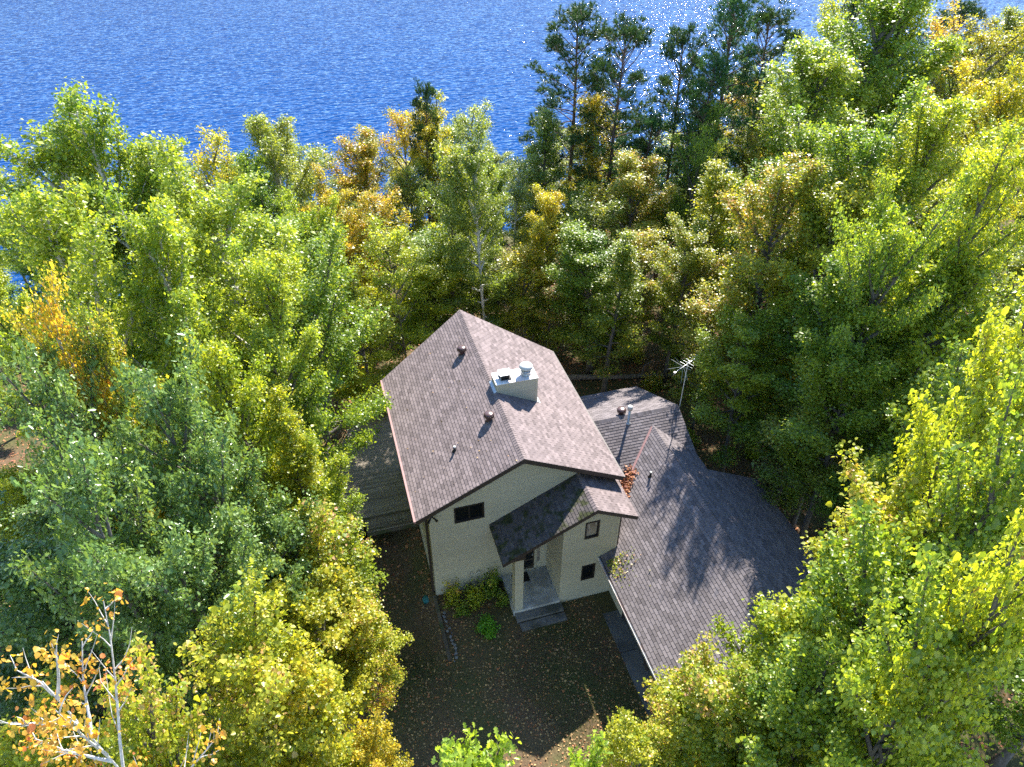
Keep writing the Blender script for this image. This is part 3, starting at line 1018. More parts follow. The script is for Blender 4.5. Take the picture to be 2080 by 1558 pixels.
k = MB()
for y in (-5.0, -7.1):
    k.box(3.0 - 0.002, XW - 0.03, y - 0.012, y + 0.012, 0.02, 0.0275)
k.build('joint', MAT['black'], ap)
# downspouts and small fittings
k = MB(); k.box(-4.08, -3.985, 0.24, 0.33, -1.2, 5.55); k.build('downspout', MAT['fascia'], house)
k = MB(); k.box(3.80, 3.87, -1.90, -1.82, 3.2, 5.3); k.build('downspout', MAT['fascia'], house)
fl = MB(); fl.box(-3.86, -3.78, -0.07, -0.012, 5.42, 5.52); fo = fl.build('floodlight', MAT['frame'], house)
for dx in (-0.12, 0.12):
    fl = MB(); fl.tube([(-3.82, -0.08, 5.47), (-3.82 + dx, -0.20, 5.40), (-3.82 + dx * 1.6, -0.30, 5.36)], [0.025, 0.045, 0.06], 10); fl.build('lamp_head', MAT['frame'], fo)
for x in (-2.35, -2.02):
    k = MB(); k.tube([(x, -0.05, 0.25), (x, -0.06, 1.05), (x + 0.03, -0.10, 1.16), (x + 0.11, -0.12, 1.18), (x + 0.16, -0.12, 1.10)], 0.028, 8); k.build('wall_pipe', MAT['pvc'], house, True)

v = roof_vent
v(6.32, 3.99, zWB(0, 3.99), 'brown turbine roof vent on the wing ridge')
pipe_vent(6.41, 3.34, zWF(0, 3.34), 0.98, 0.065, 'galv', 'tall grey flue pipe with white cap on the wing roof', cap=0.125)
pipe_vent(6.34, 0.46, zGL(6.34, 0), 0.30, 0.05, 'black', 'short plumbing pipe on the garage roof')

# deck on the left of the house
deck = empty('deck', (-5.6, 8, 0))
tag(deck, 'weathered tan wooden deck with railing beside the left roof eave', 'deck')
dp = [(-3.97, 4.4), (-6.6, 4.4), (-7.4, 6.0), (-7.4, 10.6), (-6.3, 13.0), (-3.97, 13.0)]
yb = 4.4
ZD = 0.20
while yb < 13.0:
    q = clip(clip(dp[::-1], 0, 1, -yb), 0, -1, yb + 0.138)
    if len(q) > 2:
        b = MB(); b.prism(q if area(q) > 0 else q[::-1], ZD - 0.04, ZD + random.uniform(-.003, .003), random.random())
        o = b.build('deck_board', MAT['deck'], deck); o.location = (5.6, -8, 0)
    yb += 0.145
def rail(a, b):
    a, b = Vector(a), Vector(b)
    L = (b - a).length; d = (b - a) / L
    off = Vector((5.6, -8, 0))
    def add(nm, f):
        m = MB(); f(m); o = m.build(nm, MAT['timber'], deck); o.location = off
    add('top_rail', lambda m: m.bar(a + Vector((0, 0, ZD + 0.98)), b + Vector((0, 0, ZD + 0.98)), 0.13, 0.04))
    add('bottom_rail', lambda m: m.bar(a + Vector((0, 0, ZD + 0.14)), b + Vector((0, 0, ZD + 0.14)), 0.04, 0.08))
    for i in range(max(2, int(L / 1.6) + 1)):
        p = a + d * (L * i / max(1, int(L / 1.6)))
        add('post', lambda m: m.box(p.x - 0.05, p.x + 0.05, p.y - 0.05, p.y + 0.05, ZD - 2.6, ZD + 0.955))
    n = int(L / 0.15)
    for i in range(1, n):
        p = a + d * (L * i / n)
        add('baluster', lambda m: m.box(p.x - 0.018, p.x + 0.018, p.y - 0.018, p.y + 0.018, ZD + 0.10, ZD + 0.955))
for a, b in zip(dp[1:-1], dp[2:]):
    rail((*a, 0), (*b, 0))
for a, b in ((dp[0], dp[1]),):
    rail((*a, 0), (*b, 0))
k = MB()
for a, b in zip(dp, dp[1:]):
    k.bar((*a, ZD - 0.17), (*b, ZD - 0.17), 0.05, 0.24)
o = k.build('rim_joist', MAT['timber'], deck); o.location = (5.6, -8, 0)

# retaining timbers and stones by the front left corner
rw = empty('retaining_wall', (-4.0, -1.7, 0))
tag(rw, 'low weathered timber retaining wall at the front left house corner', 'retaining wall')
for i in range(5):
    for y0, y1 in ((-3.35 + 0.25 * (i % 2) + 0.30 * max(0, 2 - i) * -1, -1.75), (-1.74, -0.03)):
        k = MB(); k.box(-4.13 + random.uniform(-.01, .01), -3.97, y0, y1, -0.75 + i * 0.17, -0.585 + i * 0.17, random.random())
        o = k.build('timber', MAT['timber'], rw); o.location = (4.0, 1.7, 0)
for i in range(22):
    t = i / 21
    x, y = -3.82 + random.uniform(-0.06, 0.14), -0.9 - 2.5 * t + random.uniform(-.05, .05)
    bm = bmesh.new(); bmesh.ops.create_icosphere(bm, subdivisions=2, radius=random.uniform(0.03, 0.075))
    for vv in bm.verts:
        vv.co *= random.uniform(0.85, 1.15); vv.co.z *= 0.7
    me = bpy.data.meshes.new('stone'); bm.to_mesh(me); bm.free(); me.materials.append(MAT['stone'])
    o = link('stone', me); o.location = (x, y, 0.05); o.rotation_euler = (0, 0, random.uniform(0, 6))
    tag(o, 'grey edging stone along the timber retaining wall', 'stone', 'edging stones')
k = MB(); k.lathe((-4.38, 0.10, -0.75), [(0.17, 0), (0.20, 0.50), (0.22, 0.52), (0.22, 0.56)], 16); k.lathe((-4.38, 0.10, -0.20), [(0.225, 0), (0.2, 0.05), (0.05, 0.08)], 16)
tag(k.build('bin', MAT['teal'], None, True), 'teal lidded bin below the left house corner', 'bin')

# antenna on a mast by the wing gable
ant = empty('tv_antenna', (9.33, 3.74, -0.1))
tag(ant, 'silver television antenna on a tall mast beside the wing gable', 'antenna')
def apart(nm, f, mat='galv'):
    m = MB(); f(m); o = m.build(nm, MAT[mat], ant); o.location = (-9.33, -3.74, 0.1); return o
AT = Vector((9.33, 3.74, 7.85))
apart('mast', lambda m: m.tube([(9.33, 3.74, -0.3), (9.33, 3.74, 8.0)], 0.024, 8), 'pvc')
bd = Vector((0.90, 0.43, 0.05)).normalized()
cr = Vector((-0.43, 0.90, 0)).normalized()
boom = apart('boom', lambda m: m.tube([AT - bd * 1.0, AT + bd * 1.05], 0.012, 6))
for i, t in enumerate(np.linspace(-0.15, 1.0, 7)):
    h = 0.34 - 0.03 * i
    apart('element', lambda m: m.tube([AT + bd * t - cr * h, AT + bd * t + cr * h], 0.0055, 5))
for i, a in enumerate((25, 60, 120, 155, 205, 240, 300, 335)):
    e = (cr * math.cos(R(a)) + Vector((0, 0, 1)) * math.sin(R(a))) * 0.62 - bd * (0.25 + 0.1 * (i % 3))
    apart('element', lambda m: m.tube([AT - bd * 0.35, AT - bd * 0.35 + e], 0.0055, 5))
apart('reflector', lambda m: m.bar(AT - bd * 1.02, AT - bd * 0.92, 0.09, 0.06), 'white_metal')

# fallen log in the clearing
k = MB()
lp = [(7.6, 14.6), (9.2, 14.0), (11.2, 13.35), (12.8, 12.9), (14.2, 12.5)]
k.tube([(x, y, float(T(x, y)) + 0.16 + 0.05 * (i % 2)) for i, (x, y) in enumerate(lp)], [0.20, 0.18, 0.16, 0.15, 0.09], 10)
k.tube([(12.2, 13.05, float(T(12.2, 13)) + 0.25), (12.6, 13.6, float(T(12, 13)) + 0.6), (13.4, 13.7, float(T(12, 13)) + 0.75)], [0.06, 0.045, 0.02], 6)
tag(k.build('fallen_log', MAT['logwood'], None, True), 'long grey fallen log lying across the shaded clearing', 'log')


# ------------------------------------------------------------------ tree generator
def unit(v):
    return v / (np.linalg.norm(v, axis=-1, keepdims=True) + 1e-9)


def leaf_template(kind):
    """2D blade outline (x across, y along, z lift) and triangles"""
    if kind == 'small':      # folded kite
        v = [(0, 0, 0), (0.42, 0.45, 0.08), (0, 1, 0), (-0.42, 0.45, 0.08)]
        f = [(0, 1, 2), (0, 2, 3)]
    elif kind == 'round':    # heart shaped blade of basswood / aspen, curled
        v = [(0, 0, 0), (0.44, 0.18, 0.06), (0.40, 0.62, 0.05), (0, 1.0, -0.12), (-0.40, 0.62, 0.05), (-0.44, 0.18, 0.06)]
        f = [(0, 1, 2), (0, 2, 3), (0, 3, 4), (0, 4, 5)]
    elif kind == 'oak':      # lobed blade
        v = [(0, 0, 0), (0.20, 0.22, .03), (0.10, 0.36, 0), (0.36, 0.50, .05), (0.16, 0.64, 0), (0.30, 0.82, .04), (0, 1.05, -.05),
             (-0.30, 0.82, .04), (-0.16, 0.64, 0), (-0.36, 0.50, .05), (-0.10, 0.36, 0), (-0.20, 0.22, .03)]
        f = [(0, 1, 2), (0, 2, 10), (0, 10, 11), (2, 3, 4), (2, 4, 8), (2, 8, 10), (8, 9, 10), (4, 5, 6), (4, 6, 8), (6, 7, 8)]
    elif kind == 'needle':
        v = [(0.075, 0, 0), (0, 1, 0), (-0.075, 0, 0)]
        f = [(0, 1, 2)]
    return np.array(v, float), np.array(f, int)


def leaves_mesh(name, P, D, Nn, size, var, kind, mat):
    """P positions, D blade directions, Nn blade normals (n,3); size (n,); var (n,3)"""
    tv, tf = leaf_template(kind)
    D = unit(D)
    X = unit(np.cross(D, Nn))
    Z = np.cross(X, D)
    n, k = len(P), len(tv)
    V = P[:, None, :] + size[:, None, None] * (tv[None, :, 0:1] * X[:, None, :] + tv[None, :, 1:2] * D[:, None, :] + tv[None, :, 2:3] * Z[:, None, :])
    F = (tf[None] + (np.arange(n) * k)[:, None, None]).reshape(-1)
    me = bpy.data.meshes.new(name)
    me.vertices.add(n * k)
    me.vertices.foreach_set('co', V.reshape(-1).astype(np.float32))
    nf = n * len(tf)
    me.loops.add(nf * 3)
    me.loops.foreach_set('vertex_index', F.astype(np.int32))
    me.polygons.add(nf)
    me.polygons.foreach_set('loop_start', (np.arange(nf) * 3).astype(np.int32))
    at = me.attributes.new('leafvar', 'FLOAT_COLOR', 'POINT')
    c = np.ones((n, k, 4), np.float32)
    c[:, :, :3] = var[:, None, :]
    at.data.foreach_set('color', c.reshape(-1))
    if mat is not None:
        me.materials.append(mat)
    me.update(calc_edges=True)
    return me


def curve(p, d, L, n, up=0.0, wob=0.1, rng=RNG):
    """polyline of n+1 points, bending upward by up and wandering by wob"""
    pts = [np.array(p, float)]
    d = np.array(d, float)
    for i in range(n):
        d = d + np.array([0, 0, up / n]) + rng.normal(0, wob, 3) / math.sqrt(n)
        d = d / np.linalg.norm(d)
        pts.append(pts[-1] + d * L / n)
    return np.array(pts)


def along(pts, t):
    x = t * (len(pts) - 1)
    i = min(int(x), len(pts) - 2)
    return pts[i] + (pts[i + 1] - pts[i]) * (x - i), unit(pts[i + 1] - pts[i])


PROF = {
    'oval': lambda t: np.sin(np.pi * np.clip(t * 0.9 + 0.1, 0, 1)) ** 0.6,
    'column': lambda t: np.clip(0.75 + 0.4 * t - 1.1 * np.clip(t - 0.45, 0, 1) ** 1.4 * 1.75, 0.12, 1),
    'broad': lambda t: np.sqrt(np.clip(1 - (2 * np.clip(t, 0, 1) * 0.62 + 0.38 - 0.9) ** 2 * 1.3, 0.08, 1)) * np.clip((1.04 - t) * 3.2, 0.25, 1),
    'cone': lambda t: np.clip(1.02 - t * 0.9, 0.08, 1) * np.clip(0.55 + t * 3, 0, 1),
}


def make_tree(key, seed, H=16.0, base=5.0, R=3.2, prof='oval', limbs=24, leaf='small', lsize=0.12, per=46, clump=0.30, trunk=0.17, fill=1.0,
              elev=(15, 60), droop=0.0, gap=0.28, layer=0.55, lean=0.0, twig=True, leaf_frac=1.0):
    rng = np.random.default_rng(seed)
    wood = MB()
    pf = PROF[prof]
    tp = curve((0, 0, 0), (lean, 0, 1), H * 0.97, 9, 0.05, 0.07, rng)
    tr = [trunk * (1 - 0.9 * (i / 9) ** 0.9) + 0.012 for i in range(10)]
    tr[0] *= 1.35
    wood.tube(tp, tr, 8)
    C = []     # clump centres
    ga = rng.uniform(0, 6.28)
    # broad lumps so that the crown outline is uneven
    lump = rng.uniform(0.72, 1.12, (6, 8))
    for i in range(limbs):
        t = (i + rng.uniform(0, 0.9)) / limbs
        z = base + (H - base) * t * 0.96
        p, td = along(tp, min(0.99, z / (H * 0.97)))
        ga += 2.4 + rng.normal(0, 0.35)
        env = R * float(pf(t)) * lump[min(5, int(t * 6)), int((ga % 6.283) / 6.284 * 8)]
        if env < 0.25:
            env = 0.25
        el = R_(elev[0] + (elev[1] - elev[0]) * t + rng.normal(0, 8))
        d = np.array([math.cos(ga) * math.cos(el), math.sin(ga) * math.cos(el), math.sin(el)])
        L = env / max(0.45, math.cos(el))
        n = 5
        lp = curve(p, d, L, n, 0.25 - droop, 0.16, rng)
        r0 = min(trunk * 0.6, 0.022 + L * 0.021)
        wood.tube(lp, [r0 * (1 - 0.85 * k / n) + 0.004 for k in range(n + 1)], 5, cap=False)
        nb = max(3, int(2.5 + L * 2.3))
        for j in range(nb):
            s = 0.22 + 0.78 * (j + rng.uniform(0, 1)) / nb
            q, ld = along(lp, min(s, 0.999))
            side = unit(np.cross(ld, (0, 0, 1))) * (1 if (j % 2) else -1)
            sd = unit(ld * rng.uniform(0.5, 1.1) + side * rng.uniform(0.4, 1.1) + np.array([0, 0, rng.uniform(-0.15, 0.45) - droop]))
            sl = (0.35 + 0.36 * env * (1.15 - s)) * rng.uniform(0.7, 1.35)
            sp = curve(q, sd, sl, 3, 0.1 - droop, 0.25, rng)
            if twig:
                wood.tube(sp, [0.016 + 0.008 * sl, 0.014, 0.010, 0.005], 3, cap=False)
            m = max(2, int(sl / gap))
            for k in range(m):
                u = (k + 0.6) / m
                c, _ = along(sp, min(u, 0.999))
                C.append((*c, t, rng.uniform()))
        c, _ = along(lp, 0.97)
        C.append((*c, t, rng.uniform()))
    # leader top
    for k in range(10):
        c, _ = along(tp, rng.uniform(0.86, 0.999))
        C.append((*(c + rng.normal(0, 0.15, 3)), 1.0, rng.uniform()))
    C = np.array(C)
    if fill < 1:
        C = C[rng.uniform(size=len(C)) < fill]
    nC = len(C)
    cnt = np.maximum(3, (per * rng.uniform(0.5, 1.5, nC) * leaf_frac)).astype(int)
    idx = np.repeat(np.arange(nC), cnt)
    nL = len(idx)
    g = rng.normal(0, 1, (nL, 3)) * clump
    g[:, 2] *= layer
    P = C[idx, :3] + g
    ctr = np.array([0, 0, base + (H - base) * 0.4])
    out = unit((P - ctr) * np.array([1, 1, 0.6]))
    Nn = unit(out * 0.35 + np.array([0, 0, 0.62]) + rng.normal(0, 0.58, (nL, 3)))
    D = unit(np.cross(Nn, rng.normal(0, 1, (nL, 3))) + out * 0.4 + np.array([0, 0, -0.35]))
    size = lsize * np.exp(rng.normal(0, 0.30, nL))
    # smooth patch value over the crown, so that whole boughs turn together
    w = rng.normal(0, 1, (5, 3)) / (R * 0.8)
    ph = rng.uniform(0, 6.28, 5)
    patch = 0.5 + 0.5 * np.sin(C[:, :3] @ w.T + ph).mean(1) * 1.6
    patch = np.clip(patch * 0.65 + C[:, 4] * 0.35, 0, 1)
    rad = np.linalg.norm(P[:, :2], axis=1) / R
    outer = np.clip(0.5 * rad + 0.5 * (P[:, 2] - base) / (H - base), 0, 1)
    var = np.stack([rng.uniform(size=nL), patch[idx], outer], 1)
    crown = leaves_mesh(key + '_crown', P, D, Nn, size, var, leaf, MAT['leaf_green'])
    tm = wood.mesh(key + '_trunk', MAT['bark'], smooth=True)
    return dict(H=H, R=R, crown=crown, trunk=tm, n=nL)


def R_(a):
    return math.radians(a)


def make_pine(key, seed, H=17.0, base=6.0, R=2.6, whorls=15, white=False):
    """irregular round-topped pine: limbs carrying separate puffs of needle tufts"""
    rng = np.random.default_rng(seed)
    wood = MB()
    tp = curve((0, 0, 0), (0, 0, 1), H * 0.96, 9, 0.05, 0.06, rng)
    wood.tube(tp, [0.19 * (1 - 0.88 * i / 9) + 0.012 for i in range(10)], 8)
    Q = []
    a = rng.uniform(0, 6.28)
    n = whorls * 5
    for w in range(n):
        t = (w + rng.uniform(0, 0.8)) / n
        if t < 0.3 and rng.uniform() < 0.35:
            continue
        z = base + (H * 0.97 - base) * t
        env = R * math.sqrt(max(0.02, 1 - (t * 0.985) ** (2.6 if not white else 1.6))) * min(1, 0.62 + t * 1.2) * rng.uniform(0.6, 1.2)
        a += 2.4 + rng.normal(0, 0.5)
        el = R_(-8 + 62 * t ** 1.5 + rng.normal(0, 9))
        d = np.array([math.cos(a) * math.cos(el), math.sin(a) * math.cos(el), math.sin(el)])
        L = max(0.35, env)
        p, _ = along(tp, min(0.99, z / (H * 0.97)))
        lp = curve(p, d, L, 4, 0.25, 0.22, rng)
        wood.tube(lp, [0.040 - 0.007 * i for i in range(5)], 4, cap=False)
        Q.append((*along(lp, 0.97)[0], t, rng.uniform()))
        for j in range(int(0.5 + L * 1.5)):
            q, ld = along(lp, rng.uniform(0.45, 0.95))
            side = unit(np.cross(ld, (0, 0, 1))) * rng.choice([-1, 1])
            sd = unit(ld * 0.8 + side * rng.uniform(0.4, 1.0) + np.array([0, 0, rng.uniform(0, 0.6)]))
            sp = curve(q, sd, rng.uniform(0.35, 0.9), 2, 0.3, 0.2, rng)
            wood.tube(sp, [0.016, 0.012, 0.008], 3, cap=False)
            Q.append((*sp[-1], t, rng.uniform()))
    for k in range(4):
        Q.append((*(tp[-1] + rng.normal(0, 0.18, 3)), 1.0, rng.uniform()))
    Q = np.array(Q)
    nt_, per = 11, 17
    qi = np.repeat(np.arange(len(Q)), nt_)
    off = unit(rng.normal(0, 1, (len(qi), 3))) * (rng.uniform(0, 1, (len(qi), 1)) ** 0.5) * np.array([0.40, 0.40, 0.26])
    tc = Q[qi, :3] + off
    ax = unit(off + np.array([0, 0, 0.22]))
    idx = np.repeat(np.arange(len(tc)), per)
    m = len(idx)
    D = unit(rng.normal(0, 1, (m, 3)) * 0.55 + ax[idx] * 1.0)
    P = tc[idx] + ax[idx] * rng.uniform(-0.08, 0.04, (m, 1))
    Nn = unit(rng.normal(0, 1, (m, 3)))
    size = (0.21 if not white else 0.18) * rng.uniform(0.7, 1.2, m)
    rad = np.linalg.norm(P[:, :2], axis=1) / R
    var = np.stack([rng.uniform(size=m), Q[qi, 4][idx], np.clip(rad, 0, 1)], 1)
    crown = leaves_mesh(key + '_crown', P, D, Nn, size, var, 'needle', MAT['leaf_pine'])
    return dict(H=H, R=R, crown=crown, trunk=wood.mesh(key + '_trunk', MAT['bark_pine'], smooth=True), n=m)


def plant(proto, name, loc, H, width, rz, leafmat, label, cat='tree', group=None, barkmat=None, tilt=(0, 0)):
    """one tree: an Empty at its foot with its own trunk and crown objects (shared mesh data)"""
    p = PROTO[proto]
    t = empty(name, loc, rz)
    t.rotation_euler = (R_(tilt[0]), R_(tilt[1]), rz)
    sz, sx = H / p['H'], width / (2 * p['R'])
    for nm, me, mt in (('trunk', p['trunk'], barkmat), ('crown', p['crown'], leafmat)):
        o = link(nm, me, t)
        o.scale = (sx, sx, sz)
        if mt is not None:
            o.material_slots[0].link = 'OBJECT'
            o.material_slots[0].material = MAT[mt]
    tag(t, label, cat, group)
    return t
